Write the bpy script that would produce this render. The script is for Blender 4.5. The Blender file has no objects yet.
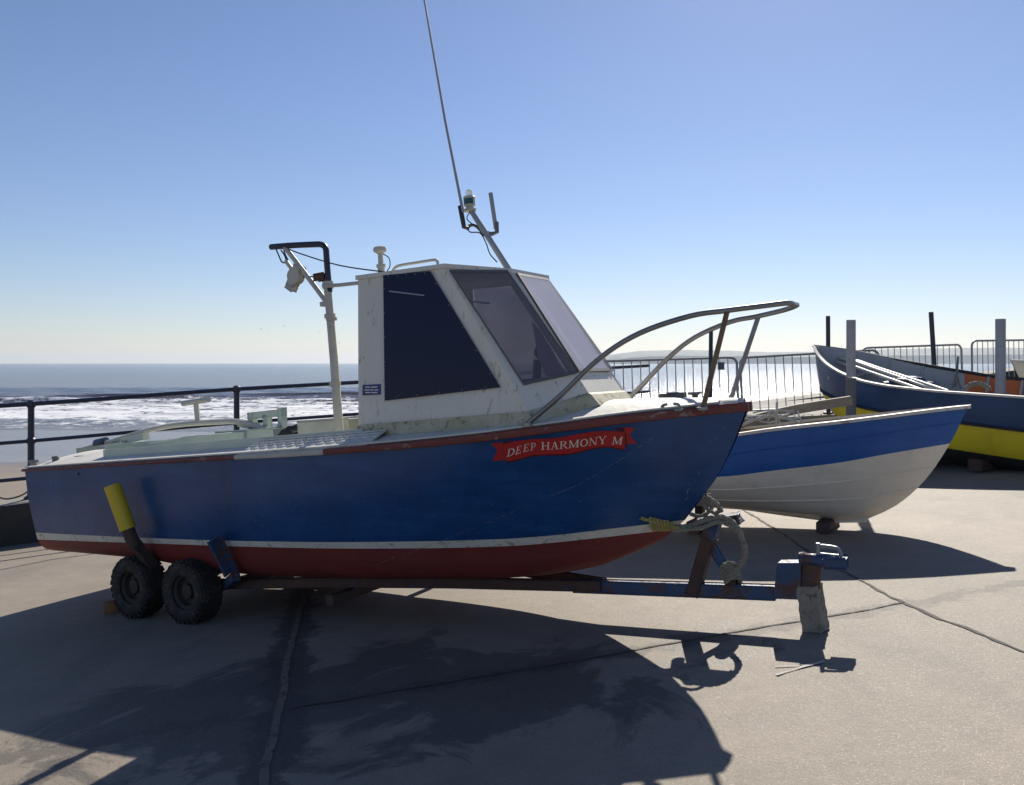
import bpy, bmesh, math, random
from mathutils import Vector, Matrix
from mathutils.bvhtree import BVHTree
random.seed(7)
C = bpy.context.scene
COL = C.collection
V = Vector
EYE = V((0, 0, 1.6))
FPX, HX, HY = 829.0, 512.0, 363.0            # lens in pixels, vanishing point of the level view

# ------------------------------------------------------------------ helpers
def interp(x, tab):
    if x <= tab[0][0]: return tab[0][1]
    for (a, p), (b, q) in zip(tab, tab[1:]):
        if x <= b: return p + (q - p) * (x - a) / (b - a)
    return tab[-1][1]

def smooth(x, tab):
    """monotone-ish cubic through a table"""
    n = len(tab)
    if x <= tab[0][0]: return tab[0][1]
    if x >= tab[-1][0]: return tab[-1][1]
    sl = [(tab[i+1][1]-tab[i][1])/(tab[i+1][0]-tab[i][0]) for i in range(n-1)]
    m = [sl[0]] + [(0 if sl[i-1]*sl[i] <= 0 else 2*sl[i-1]*sl[i]/(sl[i-1]+sl[i])) for i in range(1, n-1)] + [sl[-1]]
    for i in range(n-1):
        a, b = tab[i][0], tab[i+1][0]
        if x <= b:
            h = b-a; s = (x-a)/h
            return ((2*s**3-3*s*s+1)*tab[i][1] + (s**3-2*s*s+s)*h*m[i] + (-2*s**3+3*s*s)*tab[i+1][1] + (s**3-s*s)*h*m[i+1])

class Frame:
    """boat frame: t aft from the bow tip, y to port, z up"""
    def __init__(s, O, th, ph):
        t, p = math.radians(th), math.radians(ph)
        s.O = V(O)
        s.f = V((math.cos(t)*math.cos(p), -math.sin(t)*math.cos(p), math.sin(p)))
        s.u = V((-math.cos(t)*math.sin(p), math.sin(t)*math.sin(p), math.cos(p)))
        s.l = V((math.sin(t), math.cos(t), 0))
    def W(s, t, y, z): return s.O - s.f*t + s.l*y + s.u*z
    def L(s, P):
        d = P - s.O
        return V((-d.dot(s.f), d.dot(s.l), d.dot(s.u)))
    def at(s, x, y, yl):
        """survey: the point of the lengthwise plane at yl sighted at (x, y); returns t, z"""
        d = V(((x-HX)/FPX, 1, -(y-HY)/FPX)); P0 = s.O + s.l*yl
        k = (P0-EYE).dot(s.l)/d.dot(s.l)
        q = s.L(EYE + d*k)
        return q.x, q.z
    def P(s, x, y, yl):
        t, z = s.at(x, y, yl); return s.W(t, yl, z)
    def M(s, t, y, z):
        m = Matrix((( -s.f.x, s.l.x, s.u.x), (-s.f.y, s.l.y, s.u.y), (-s.f.z, s.l.z, s.u.z))).to_4x4()
        m.translation = s.W(t, y, z); return m

def at(x, y, D): return V(((x-HX)/FPX*D, D, 1.6-(y-HY)/FPX*D))
def gz(X, D): return .085 + .0907*X - .04*D          # the slipway falls away to the left and back
def ground(x, y):
    k = (y-HY)/FPX; a = (x-HX)/FPX
    D = (1.6-.085)/(k + .0907*a - .04)
    return V((a*D, D, gz(a*D, D)))

def obj(name, bm, m, parent=None, smooth_=True, ang=35):
    me = bpy.data.meshes.new(name)
    bmesh.ops.recalc_face_normals(bm, faces=bm.faces[:]) if not getattr(bm, 'keep', False) and not KEEP else None
    if parent is not None:
        w = root_offset(parent)
        bm.transform(Matrix.Translation(-w))
    bm.to_mesh(me); bm.free()
    mats = m if isinstance(m, (list, tuple)) else [m]
    for q in mats: me.materials.append(q)
    if smooth_:
        for p in me.polygons: p.use_smooth = True
        me.set_sharp_from_angle(angle=math.radians(ang))
    o = bpy.data.objects.new(name, me); COL.objects.link(o)
    if parent is not None: o.parent = parent
    return o
KEEP = False
def root_offset(o):
    w = V((0, 0, 0))
    while o is not None:
        w = w + o.location; o = o.parent
    return w
def tag(o, label, cat, group=None, kind=None):
    o['label'] = label; o['category'] = cat
    if group: o['group'] = group
    if kind: o['kind'] = kind
    return o
def thing(name, loc, label, cat, group=None):
    o = bpy.data.objects.new(name, None); COL.objects.link(o)
    o.location = loc; o.empty_display_size = .1
    return tag(o, label, cat, group)
def struct(name, bm, m, **k):
    o = obj(name, bm, m, **k); o['kind'] = 'structure'; return o
def copy_tree(o, parent=None):
    c = o.copy(); COL.objects.link(c); c.parent = parent
    for ch in list(o.children): copy_tree(ch, c)
    return c

def box(bm, c, s, M=None, bev=0):
    r = bmesh.ops.create_cube(bm, size=1)
    vs = r['verts']
    for v in vs: v.co = V((v.co.x*s[0], v.co.y*s[1], v.co.z*s[2])) + V(c)
    if M is not None:
        for v in vs: v.co = M @ v.co
    if bev:
        es = list({e for v in vs for e in v.link_edges})
        bmesh.ops.bevel(bm, geom=es, offset=bev, segments=2, affect='EDGES', profile=.6)
def beam(bm, a, b, w, h, up=V((0, 0, 1)), bev=0):
    a, b = V(a), V(b); d = (b-a); L = d.length; d.normalize()
    sx = d.cross(up).normalized(); uz = sx.cross(d).normalized()
    M = Matrix((( d.x, sx.x, uz.x), (d.y, sx.y, uz.y), (d.z, sx.z, uz.z))).to_4x4(); M.translation = (a+b)/2
    box(bm, (0, 0, 0), (L, w, h), M, bev)
def tube(bm, pts, r, n=10, cap=True, closed=False):
    pts = [V(p) for p in pts]; rs = r if isinstance(r, (list, tuple)) else [r]*len(pts)
    rings = []; N = len(pts); prev = None
    for i, p in enumerate(pts):
        a = pts[i-1] if (i or closed) else p; b = pts[(i+1) % N] if (i < N-1 or closed) else p
        d = (b-a).normalized()
        if prev is None:
            x = d.orthogonal().normalized()
        else:
            x = (prev - d*prev.dot(d)).normalized()
        prev = x; y = d.cross(x)
        rings.append([bm.verts.new(p + (x*math.cos(2*math.pi*k/n) + y*math.sin(2*math.pi*k/n))*rs[i]) for k in range(n)])
    m = N if closed else N-1
    for i in range(m):
        A, B = rings[i], rings[(i+1) % N]
        for k in range(n): bm.faces.new((A[k], A[(k+1) % n], B[(k+1) % n], B[k]))
    if cap and not closed:
        bm.faces.new(rings[0][::-1]); bm.faces.new(rings[-1])
def curve(pts, sub=6, closed=False):
    pts = [V(p) for p in pts]; out = []; n = len(pts)
    rng = range(n if closed else n-1)
    for i in rng:
        p0 = pts[(i-1) % n] if (closed or i) else pts[0]; p1 = pts[i]; p2 = pts[(i+1) % n]
        p3 = pts[(i+2) % n] if (closed or i+2 < n) else pts[-1]
        for k in range(sub):
            s = k/sub
            out.append(.5*((2*p1)+(p2-p0)*s+(2*p0-5*p1+4*p2-p3)*s*s+(3*p1-p0-3*p2+p3)*s**3))
    if not closed: out.append(pts[-1])
    return out
def lathe(bm, prof, M, n=20):
    rings = []
    for r, z in prof:
        if r < 1e-5: rings.append([bm.verts.new(M @ V((0, 0, z)))])
        else: rings.append([bm.verts.new(M @ V((r*math.cos(2*math.pi*k/n), r*math.sin(2*math.pi*k/n), z))) for k in range(n)])
    for A, B in zip(rings, rings[1:]):
        for k in range(n):
            a0, a1 = A[k % len(A)], A[(k+1) % len(A)]; b0, b1 = B[k % len(B)], B[(k+1) % len(B)]
            f = [a0]
            for v in (a1, b1, b0):
                if v not in f: f.append(v)
            if len(f) > 2: bm.faces.new(f)
def solid(bm, th):
    """give open sheet thickness"""
    g = bm.faces[:]
    bmesh.ops.recalc_face_normals(bm, faces=g)
    bmesh.ops.solidify(bm, geom=g, thickness=th)
def poly(bm, pts, th, nrm):
    a = [bm.verts.new(p) for p in pts]; b = [bm.verts.new(V(p)+nrm*th) for p in pts]
    bm.faces.new(a[::-1]); bm.faces.new(b)
    for i in range(len(a)): bm.faces.new((a[i], a[(i+1) % len(a)], b[(i+1) % len(a)], b[i]))
def nb(): return bmesh.new()

# ------------------------------------------------------------------ materials
def newmat(name):
    m = bpy.data.materials.new(name); m.use_nodes = True
    nt = m.node_tree; b = nt.nodes['Principled BSDF']
    return m, nt, b
def noise(nt, vec, scale, det=6, rough=.6, dist=0):
    n = nt.nodes.new('ShaderNodeTexNoise'); n.inputs['Scale'].default_value = scale
    n.inputs['Detail'].default_value = det; n.inputs['Roughness'].default_value = rough
    n.inputs['Distortion'].default_value = dist
    if vec: nt.links.new(vec, n.inputs['Vector'])
    return n.outputs['Fac']
def ramp(nt, fac, stops):
    r = nt.nodes.new('ShaderNodeValToRGB'); nt.links.new(fac, r.inputs[0])
    e = r.color_ramp.elements
    while len(e) < len(stops): e.new(.5)
    for q, (p, c) in zip(e, stops):
        q.position = p; q.color = (c, c, c, 1) if isinstance(c, (int, float)) else (*c, 1)
    return r.outputs[0]
def mix(nt, fac, a, b, mode='MIX'):
    m = nt.nodes.new('ShaderNodeMix'); m.data_type = 'RGBA'; m.blend_type = mode
    for s, v in ((m.inputs[0], fac), (m.inputs[6], a), (m.inputs[7], b)):
        if isinstance(v, (int, float)): s.default_value = v
        elif isinstance(v, tuple): s.default_value = (*v, 1)
        else: nt.links.new(v, s)
    return m.outputs[2]
def math_(nt, op, a, b=None, c=None):
    m = nt.nodes.new('ShaderNodeMath'); m.operation = op
    for i, v in enumerate((a, b, c)):
        if v is None: continue
        if isinstance(v, (int, float)): m.inputs[i].default_value = v
        else: nt.links.new(v, m.inputs[i])
    return m.outputs[0]
def coords(nt, scale=(1, 1, 1), rot=(0, 0, 0)):
    tc = nt.nodes.new('ShaderNodeTexCoord'); mp = nt.nodes.new('ShaderNodeMapping')
    mp.inputs['Scale'].default_value = scale; mp.inputs['Rotation'].default_value = rot
    nt.links.new(tc.outputs['Object'], mp.inputs['Vector']); return mp.outputs[0]
def bump(nt, b, h, strength, dist=.01, normal=None):
    n = nt.nodes.new('ShaderNodeBump'); n.inputs['Strength'].default_value = strength; n.inputs['Distance'].default_value = dist
    nt.links.new(h, n.inputs['Height'])
    if normal: nt.links.new(normal, n.inputs['Normal'])
    nt.links.new(n.outputs[0], b.inputs['Normal']); return n.outputs[0]
def paint(name, c, c2=None, spot=None, amt=.35, scale=3, rough=.45, rv=.15, metal=0, bmp=.15, spotscale=14, streak=(1, 1, 1), coat=0):
    """weathered surface: two tones, optional chips / rust / dirt of a third colour"""
    m, nt, b = newmat(name)
    v = coords(nt, streak)
    c2 = c2 or tuple(x*.75 for x in c)
    f = ramp(nt, noise(nt, v, scale, 8, .65), [(.35, 0), (.68, 1)])
    col = mix(nt, f, c, c2)
    r = math_(nt, 'MULTIPLY_ADD', noise(nt, v, scale*3, 5), rv*2, rough-rv)
    if spot:
        s = ramp(nt, noise(nt, v, spotscale, 9, .7, .6), [(max(.0, 1-amt-.04), 0), (min(1, 1-amt+.04), 1)])
        col = mix(nt, s, col, spot)
        r = math_(nt, 'MAXIMUM', r, math_(nt, 'MULTIPLY', s, .8))
    fine = noise(nt, v, 90, 4, .6)
    col = mix(nt, math_(nt, 'MULTIPLY', fine, .25), col, tuple(x*.8 for x in c2))
    nt.links.new(col, b.inputs['Base Color']); nt.links.new(r, b.inputs['Roughness'])
    b.inputs['Metallic'].default_value = metal
    if coat: b.inputs['Coat Weight'].default_value = coat; b.inputs['Coat Roughness'].default_value = .12
    h = math_(nt, 'ADD', noise(nt, v, 25, 6), math_(nt, 'MULTIPLY', fine, .4))
    bump(nt, b, h, bmp, .01)
    return m

def hull_paint(name, c, c2, chip, chips=.27, rough=.27):
    m, nt, b = newmat(name)
    v = coords(nt); vs = coords(nt, (.35, .35, 2.2))
    col = mix(nt, ramp(nt, noise(nt, v, 1.1, 6, .6), [(.38, 0), (.66, 1)]), c, c2)
    col = mix(nt, math_(nt, 'MULTIPLY', ramp(nt, noise(nt, vs, 5, 8, .7), [(.48, 0), (.78, 1)]), .38), col, tuple(min(1, x*1.55+.03) for x in c2))
    vd = coords(nt, (3, 3, .5))
    col = mix(nt, math_(nt, 'MULTIPLY', ramp(nt, noise(nt, vd, 3, 6, .7), [(.53, 0), (.75, 1)]), .28), col, tuple(x*.45 for x in c))
    s = ramp(nt, noise(nt, v, 22, 10, .75, .5), [(1-chips-.015, 0), (1-chips+.015, 1)])
    s2 = ramp(nt, noise(nt, v, 1.7, 3, .5), [(.5, 0), (.62, 1)])
    s = math_(nt, 'MULTIPLY', s, s2)
    col = mix(nt, s, col, chip)
    nt.links.new(col, b.inputs['Base Color'])
    r = math_(nt, 'MULTIPLY_ADD', noise(nt, v, 4, 7, .7), .3, rough-.12)
    nt.links.new(math_(nt, 'ADD', r, math_(nt, 'MULTIPLY', s, .3)), b.inputs['Roughness'])
    h = math_(nt, 'ADD', math_(nt, 'MULTIPLY', noise(nt, v, 2.2, 3), 1.6), math_(nt, 'MULTIPLY', noise(nt, v, 60, 5), .12))
    h = math_(nt, 'SUBTRACT', h, math_(nt, 'MULTIPLY', s, .15))
    bump(nt, b, h, .25, .012)
    return m

M = {}
M['blue'] = hull_paint('hull_blue_paint', (.006, .048, .155), (.012, .075, .215), (.30, .36, .44), .305)
M['bluebright'] = hull_paint('bright_blue_paint', (.016, .115, .40), (.015, .10, .34), (.25, .33, .5), .21, .36)
M['navy'] = hull_paint('navy_paint', (.010, .042, .115), (.016, .065, .16), (.3, .32, .33), .29, .36)
M['red'] = hull_paint('antifoul_red', (.21, .026, .02), (.15, .024, .02), (.42, .34, .3), .29, .6)
M['hullwhite'] = hull_paint('hull_white', (.66, .62, .54), (.55, .52, .44), (.30, .27, .21), .3, .45)
M['hullcream'] = hull_paint('hull_cream', (.86, .79, .65), (.76, .69, .55), (.2, .18, .15), .235, .45)
M['yellowhull'] = hull_paint('hull_yellow', (.88, .68, .02), (.76, .58, .02), (.3, .26, .12), .26, .5)
M['blackhull'] = paint('hull_black', (.012, .012, .014), (.03, .028, .026), (.09, .08, .07), .3, 3, .7)
M['stripe'] = paint('white_stripe', (.76, .72, .62), (.62, .58, .49), (.33, .29, .21), .40, 4, .5)
M['railred'] = paint('red_brown_rail', (.21, .045, .034), (.14, .036, .028), (.34, .31, .28), .37, 6, .6, bmp=.4, streak=(.6, .6, 1))
M['deck'] = paint('deck_white', (.72, .69, .62), (.55, .53, .47), (.30, .28, .23), .34, 3, .62, bmp=.35)
M['cabin'] = paint('cabin_white', (.74, .71, .62), (.66, .64, .55), (.40, .31, .18), .385, 2.2, .5, bmp=.15, streak=(1.6, 1.6, .5))
M['cabindirty'] = paint('cabin_foot_stained', (.56, .53, .41), (.38, .35, .21), (.2, .17, .09), .42, 5, .7, bmp=.3)
M['palegreen'] = paint('pale_green_paint', (.56, .61, .52), (.46, .51, .45), (.22, .2, .16), .33, 4, .55)
M['offwhite'] = paint('offwhite_metal', (.56, .54, .47), (.44, .42, .36), (.22, .13, .07), .34, 8, .5, spotscale=20)
M['navyiron'] = paint('navy_iron', (.012, .018, .045), (.02, .026, .05), (.12, .07, .05), .28, 6, .4, bmp=.25)
M['steel'] = paint('worn_steel', (.30, .30, .30), (.22, .21, .2), (.16, .08, .045), .32, 6, .38, metal=.75, spotscale=18)
M['brownsteel'] = paint('browned_steel', (.22, .17, .12), (.14, .10, .07), (.1, .045, .03), .4, 7, .5, metal=.4, spotscale=18)
M['galv'] = paint('galvanised', (.34, .35, .36), (.24, .25, .26), (.15, .12, .1), .3, 10, .5, metal=.6)
M['rust'] = paint('rusty_steel', (.11, .055, .035), (.07, .04, .03), (.05, .09, .2), .38, 7, .75, bmp=.5)
M['trailerblue'] = paint('trailer_blue', (.03, .085, .19), (.03, .06, .13), (.11, .055, .035), .46, 5, .5, bmp=.4, spotscale=9)
M['trailerdark'] = paint('trailer_dark', (.05, .045, .042), (.09, .05, .035), (.03, .05, .1), .38, 6, .7, bmp=.4)
M['rubber'] = paint('tyre_rubber', (.016, .015, .014), (.042, .037, .031), (.085, .072, .055), .42, 6, .85, bmp=.5)
M['rim'] = paint('wheel_rim', (.05, .042, .035), (.035, .026, .02), (.09, .045, .028), .4, 8, .7, bmp=.4)
M['yellow'] = paint('yellow_plastic', (.72, .52, .015), (.62, .44, .015), (.2, .16, .06), .3, 5, .4)
M['concretebl'] = paint('rough_block', (.33, .30, .24), (.22, .20, .16), (.12, .11, .09), .42, 9, .95, bmp=1)
M['brick'] = paint('orange_brick', (.36, .16, .07), (.28, .12, .06), (.3, .25, .2), .35, 9, .9, bmp=.7)
M['ribbon'] = paint('ribbon_red', (.50, .022, .020), (.40, .02, .018), None, .2, 8, .4, bmp=.05)
M['ribbondark'] = paint('ribbon_dark', (.12, .008, .010), None, None, .2, 8, .4, bmp=.05)
M['letter'] = paint('letter_cream', (.82, .74, .60), (.72, .64, .5), None, .2, 8, .5, bmp=.03)
M['rope'] = paint('rope_fibre', (.34, .31, .24), (.22, .2, .15), (.12, .11, .09), .4, 30, .9, bmp=.8)
M['ropeyel'] = paint('rope_yellow', (.5, .42, .14), (.34, .29, .12), (.15, .13, .09), .4, 30, .9, bmp=.8)
M['black'] = paint('black_plastic', (.012, .012, .013), (.03, .03, .03), None, .3, 8, .5)
M['net'] = paint('black_net', (.015, .015, .017), (.04, .038, .036), (.08, .08, .08), .4, 30, .9, bmp=1)
M['grey'] = paint('grey_plastic', (.36, .37, .39), (.28, .29, .31), (.16, .15, .13), .32, 4, .5)
M['darkgrey'] = paint('dark_grey_paint', (.10, .105, .11), (.14, .14, .14), (.2, .19, .16), .33, 7, .6)
M['wood'] = paint('grey_wood', (.36, .30, .22), (.25, .20, .14), (.14, .11, .08), .38, 5, .75, bmp=.5, streak=(1, 1, 5))
M['orange'] = paint('orange_paint', (.62, .15, .03), (.5, .12, .03), (.5, .45, .38), .34, 4, .55)
M['innergrey'] = paint('inside_grey', (.40, .42, .43), (.33, .34, .35), (.18, .17, .15), .34, 3, .6)
M['plateblue'] = paint('plate_blue', (.02, .05, .22), None, None, .2, 5, .4)
M['interior'] = paint('cabin_inside', (.34, .33, .33), (.24, .23, .23), None, .2, 3, .7)
M['gull'] = paint('gull_feather', (.3, .3, .3), (.12, .12, .12), None, .2, 3, .8)
M['cord'] = paint('dark_cord', (.03, .03, .035), None, None, .2, 3, .8)
M['whiteplate'] = paint('white_tread_plate', (.72, .71, .66), (.56, .55, .5), (.3, .27, .2), .33, 6, .5)

def glass(name, tint, alpha_c, opac, rough=.06):
    m, nt, b = newmat(name)
    b.inputs['Base Color'].default_value = (*tint, 1)
    b.inputs['Roughness'].default_value = rough
    tr = nt.nodes.new('ShaderNodeBsdfTransparent'); tr.inputs[0].default_value = (*alpha_c, 1)
    mx = nt.nodes.new('ShaderNodeMixShader')
    v = coords(nt)
    f = math_(nt, 'MULTIPLY_ADD', noise(nt, v, 3, 5), .25, opac-.12)
    nt.links.new(f, mx.inputs[0])
    nt.links.new(tr.outputs[0], mx.inputs[1]); nt.links.new(b.outputs[0], mx.inputs[2])
    nt.links.new(mx.outputs[0], nt.nodes['Material Output'].inputs['Surface'])
    return m
M['glassdark'] = glass('dark_window_sheet', (.008, .012, .045), (.3, .3, .4), 1.05, .22)
M['glassdark'].node_tree.nodes['Principled BSDF'].inputs['Specular IOR Level'].default_value = .22
M['glassmid'] = glass('tinted_perspex', (.20, .21, .24), (.85, .84, .88), .34, .10)
M['glasslav'] = glass('frosted_perspex', (.60, .585, .64), (.88, .86, .92), .66, .25)
m, nt, b = newmat('lamp_lens'); b.inputs['Base Color'].default_value = (.85, .85, .8, 1); b.inputs['Transmission Weight'].default_value = .6; b.inputs['Roughness'].default_value = .15; M['lens'] = m
m, nt, b = newmat('green_lens'); b.inputs['Base Color'].default_value = (.01, .09, .10, 1); b.inputs['Roughness'].default_value = .15; M['greenlens'] = m

def G0(x, y):
    g = ground(x, y); return (g.x, g.y)
# concrete
def concrete():
    m, nt, b = newmat('slipway_concrete')
    v = coords(nt)
    base = mix(nt, ramp(nt, noise(nt, v, .55, 7, .6), [(.35, 0), (.68, 1)]), (.315, .262, .20), (.225, .19, .148))
    med = ramp(nt, noise(nt, v, 5, 9, .72), [(.3, 0), (.72, 1)])
    base = mix(nt, math_(nt, 'MULTIPLY', med, .5), base, (.135, .115, .092))
    vs = coords(nt, (1, .25, 1), (0, 0, .5))
    st = ramp(nt, noise(nt, vs, 1.5, 8, .6, .4), [(.56, 0), (.66, 1)])
    base = mix(nt, math_(nt, 'MULTIPLY', st, .3), base, (.10, .095, .085))
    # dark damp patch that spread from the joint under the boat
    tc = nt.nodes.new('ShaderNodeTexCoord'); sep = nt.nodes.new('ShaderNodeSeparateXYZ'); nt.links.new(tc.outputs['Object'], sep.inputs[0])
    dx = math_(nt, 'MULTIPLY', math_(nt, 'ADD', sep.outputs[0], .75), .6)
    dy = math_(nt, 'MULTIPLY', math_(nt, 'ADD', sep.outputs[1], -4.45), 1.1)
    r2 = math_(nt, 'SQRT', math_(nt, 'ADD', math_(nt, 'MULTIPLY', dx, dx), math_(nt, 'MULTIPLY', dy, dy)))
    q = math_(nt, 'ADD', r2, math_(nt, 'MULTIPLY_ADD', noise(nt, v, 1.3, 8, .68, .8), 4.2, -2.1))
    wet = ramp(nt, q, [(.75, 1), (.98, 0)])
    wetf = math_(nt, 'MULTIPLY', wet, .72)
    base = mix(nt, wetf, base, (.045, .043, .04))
    for (ax, ay), (bx, by), w0, k in ((G0(304, 592), G0(263, 784), .075, .85), (G0(286, 710), G0(700, 639), .035, .6)):
        L_ = math.hypot(bx-ax, by-ay); nx, ny = -(by-ay)/L_, (bx-ax)/L_
        d_ = math_(nt, 'ABSOLUTE', math_(nt, 'ADD', math_(nt, 'MULTIPLY_ADD', sep.outputs[0], nx, -(ax*nx+ay*ny)), math_(nt, 'MULTIPLY', sep.outputs[1], ny)))
        d_ = math_(nt, 'SUBTRACT', d_, math_(nt, 'MULTIPLY_ADD', noise(nt, v, 3.5, 8, .7), .55, -.25))
        base = mix(nt, math_(nt, 'MULTIPLY', ramp(nt, d_, [(w0, 1), (w0+.05, 0)]), k), base, (.05, .045, .04))
    # small spots and aggregate
    oil = ramp(nt, noise(nt, v, 2.3, 9, .75, 1.2), [(.60, 0), (.70, 1)])
    base = mix(nt, math_(nt, 'MULTIPLY', oil, .45), base, (.12, .105, .088))
    pale = ramp(nt, noise(nt, coords(nt, (1, 1, 1), (.3, .8, 0)), 3.1, 8, .7, .5), [(.60, 0), (.72, 1)])
    base = mix(nt, math_(nt, 'MULTIPLY', pale, .35), base, (.36, .32, .26))
    sp = ramp(nt, noise(nt, v, 16, 6, .8, .3), [(.67, 0), (.71, 1)])
    base = mix(nt, math_(nt, 'MULTIPLY', sp, .65), base, (.10, .095, .085))
    ag = nt.nodes.new('ShaderNodeTexVoronoi'); ag.inputs['Scale'].default_value = 190; nt.links.new(v, ag.inputs['Vector'])
    agc = nt.nodes.new('ShaderNodeSeparateColor'); nt.links.new(ag.outputs['Color'], agc.inputs[0])
    base = mix(nt, ramp(nt, agc.outputs[0], [(.0, .45), (.35, 0), (.8, 0), (1, .0)]), base, (.11, .1, .09))
    base = mix(nt, ramp(nt, agc.outputs[0], [(.86, 0), (1, .28)]), base, (.36, .32, .27))
    nt.links.new(base, b.inputs['Base Color'])
    rg = math_(nt, 'SUBTRACT', math_(nt, 'SUBTRACT', .74, math_(nt, 'MULTIPLY', ramp(nt, agc.outputs[1], [(.9, 0), (.96, 1)]), .13)), math_(nt, 'MULTIPLY', wet, .1))
    nt.links.new(rg, b.inputs['Roughness'])
    h = math_(nt, 'ADD', math_(nt, 'MULTIPLY', noise(nt, v, 2.5, 4), 2.5), math_(nt, 'ADD', math_(nt, 'MULTIPLY', agc.outputs[2], .35), noise(nt, v, 45, 6, .7)))
    bump(nt, b, h, .55, .006)
    return m
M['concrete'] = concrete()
M['wallface'] = paint('weedy_shaded_wall_face', (.035, .034, .03), (.06, .055, .045), (.13, .12, .09), .33, 1.5, .85, bmp=.7)  # dark weedy front face, with its shade painted into the colour
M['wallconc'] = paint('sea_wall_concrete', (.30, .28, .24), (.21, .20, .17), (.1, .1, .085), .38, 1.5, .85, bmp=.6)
M['joint'] = paint('joint_filler', (.05, .046, .04), (.10, .09, .075), (.2, .18, .15), .36, 8, .9, bmp=.6)
M['jointpale'] = paint('joint_mortar', (.20, .165, .125), (.13, .11, .085), (.06, .05, .042), .42, 8, .9, bmp=.6)
M['chalk'] = paint('chalk_scratch', (.6, .58, .54), None, None, .2, 20, .9)

def sand():
    m, nt, b = newmat('beach_sand')
    v = coords(nt)
    tc = nt.nodes.new('ShaderNodeTexCoord'); sep = nt.nodes.new('ShaderNodeSeparateXYZ'); nt.links.new(tc.outputs['Object'], sep.inputs[0])
    vs = coords(nt, (.08, 1, 1))
    yy = math_(nt, 'ADD', sep.outputs[1], math_(nt, 'MULTIPLY_ADD', noise(nt, vs, .35, 5), 14, -7))
    wet = ramp(nt, math_(nt, 'DIVIDE', yy, 100), [(.30, 0), (.38, 1)])
    c = mix(nt, noise(nt, v, .5, 8, .7), (.22, .175, .135), (.17, .14, .11))
    c = mix(nt, wet, c, (.16, .13, .11))
    nt.links.new(c, b.inputs['Base Color'])
    nt.links.new(math_(nt, 'MULTIPLY_ADD', wet, -.62, .85), b.inputs['Roughness'])
    b.inputs['Specular IOR Level'].default_value = .6
    bump(nt, b, math_(nt, 'ADD', noise(nt, vs, 1.2, 5), math_(nt, 'MULTIPLY', noise(nt, v, 2, 6), .5)), .5, .06)
    return m
M['sand'] = sand()
def water():
    m, nt, b = newmat('sea_water')
    tc = nt.nodes.new('ShaderNodeTexCoord'); sep = nt.nodes.new('ShaderNodeSeparateXYZ'); nt.links.new(tc.outputs['Object'], sep.inputs[0])
    X, Y = sep.outputs[0], sep.outputs[1]
    vf = coords(nt, (.30, .24, 1)); vw = coords(nt, (.35, 1, 1)); vb = coords(nt, (.012, .05, 1))
    # foam: streaky bands of broken water near the shore
    warp = math_(nt, 'MULTIPLY_ADD', noise(nt, coords(nt, (.02, .05, 1)), 1, 7), 22, -11)
    yw = math_(nt, 'DIVIDE', math_(nt, 'ADD', Y, warp), 200)
    band = ramp(nt, yw, [(.27, .40), (.33, .52), (.40, .62), (.56, .60), (.61, .48), (.65, .38), (.9, .33), (1, .25)])
    fn = math_(nt, 'MULTIPLY_ADD', noise(nt, vf, 2.6, 9, .75, .2), .6, math_(nt, 'MULTIPLY', noise(nt, coords(nt, (.05, .30, 1)), 1.1, 8, .7), .4))
    foam = ramp(nt, math_(nt, 'ADD', fn, math_(nt, 'SUBTRACT', band, .5)), [(.54, 0), (.60, 1)])
    tint = mix(nt, ramp(nt, noise(nt, vb, 1, 6), [(.4, 0), (.62, 1)]), (.022, .042, .085), (.07, .058, .075))
    tint = mix(nt, ramp(nt, yw, [(.45, 1), (.95, 0)]), tint, (.10, .085, .09))
    col = mix(nt, foam, tint, (.74, .75, .76))
    nt.links.new(col, b.inputs['Base Color'])
    nt.links.new(math_(nt, 'MULTIPLY_ADD', foam, .5, .15), b.inputs['Roughness'])
    b.inputs['IOR'].default_value = 1.33
    h = math_(nt, 'ADD', math_(nt, 'MULTIPLY', noise(nt, vw, .55, 8, .62), 1.0), math_(nt, 'MULTIPLY', noise(nt, vw, 3, 5, .7), .25))
    bump(nt, b, h, 1.0, .34)
    return m
M['water'] = water()
M['hillm'] = paint('headland_fields', (.05, .07, .035), (.10, .10, .06), (.03, .04, .025), .4, .004, .9, bmp=0, spotscale=.01)

# ------------------------------------------------------------------ the setting
WD = V((.911, .412, 0)); WN = V((-.412, .911, 0)); R0 = V((-7.28, 12.55, 0))      # railing line along the sea wall
def wall_top(s): return -.45 + .085*s
def line_y(X): return R0.y + (X-R0.x)*WD.y/WD.x
bm = nb()
NX, NY = 90, 70
grid = []
for i in range(NX+1):
    X = -26 + 60*i/NX; row = []
    yb = line_y(X) - .3
    for j in range(NY+1):
        Y = -14 + (yb+14)*j/NY
        z = gz(X, Y)
        if Y < 1.2: z = gz(X, 1.2) - (1.2-Y)*0.0
        z = max(z, -2.2) if X < -16 else z
        row.append(bm.verts.new((X, Y, z)))
    grid.append(row)
for i in range(NX):
    for j in range(NY): bm.faces.new((grid[i][j], grid[i+1][j], grid[i+1][j+1], grid[i][j+1]))
struct('concrete_slipway', bm, M['concrete'])

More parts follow.
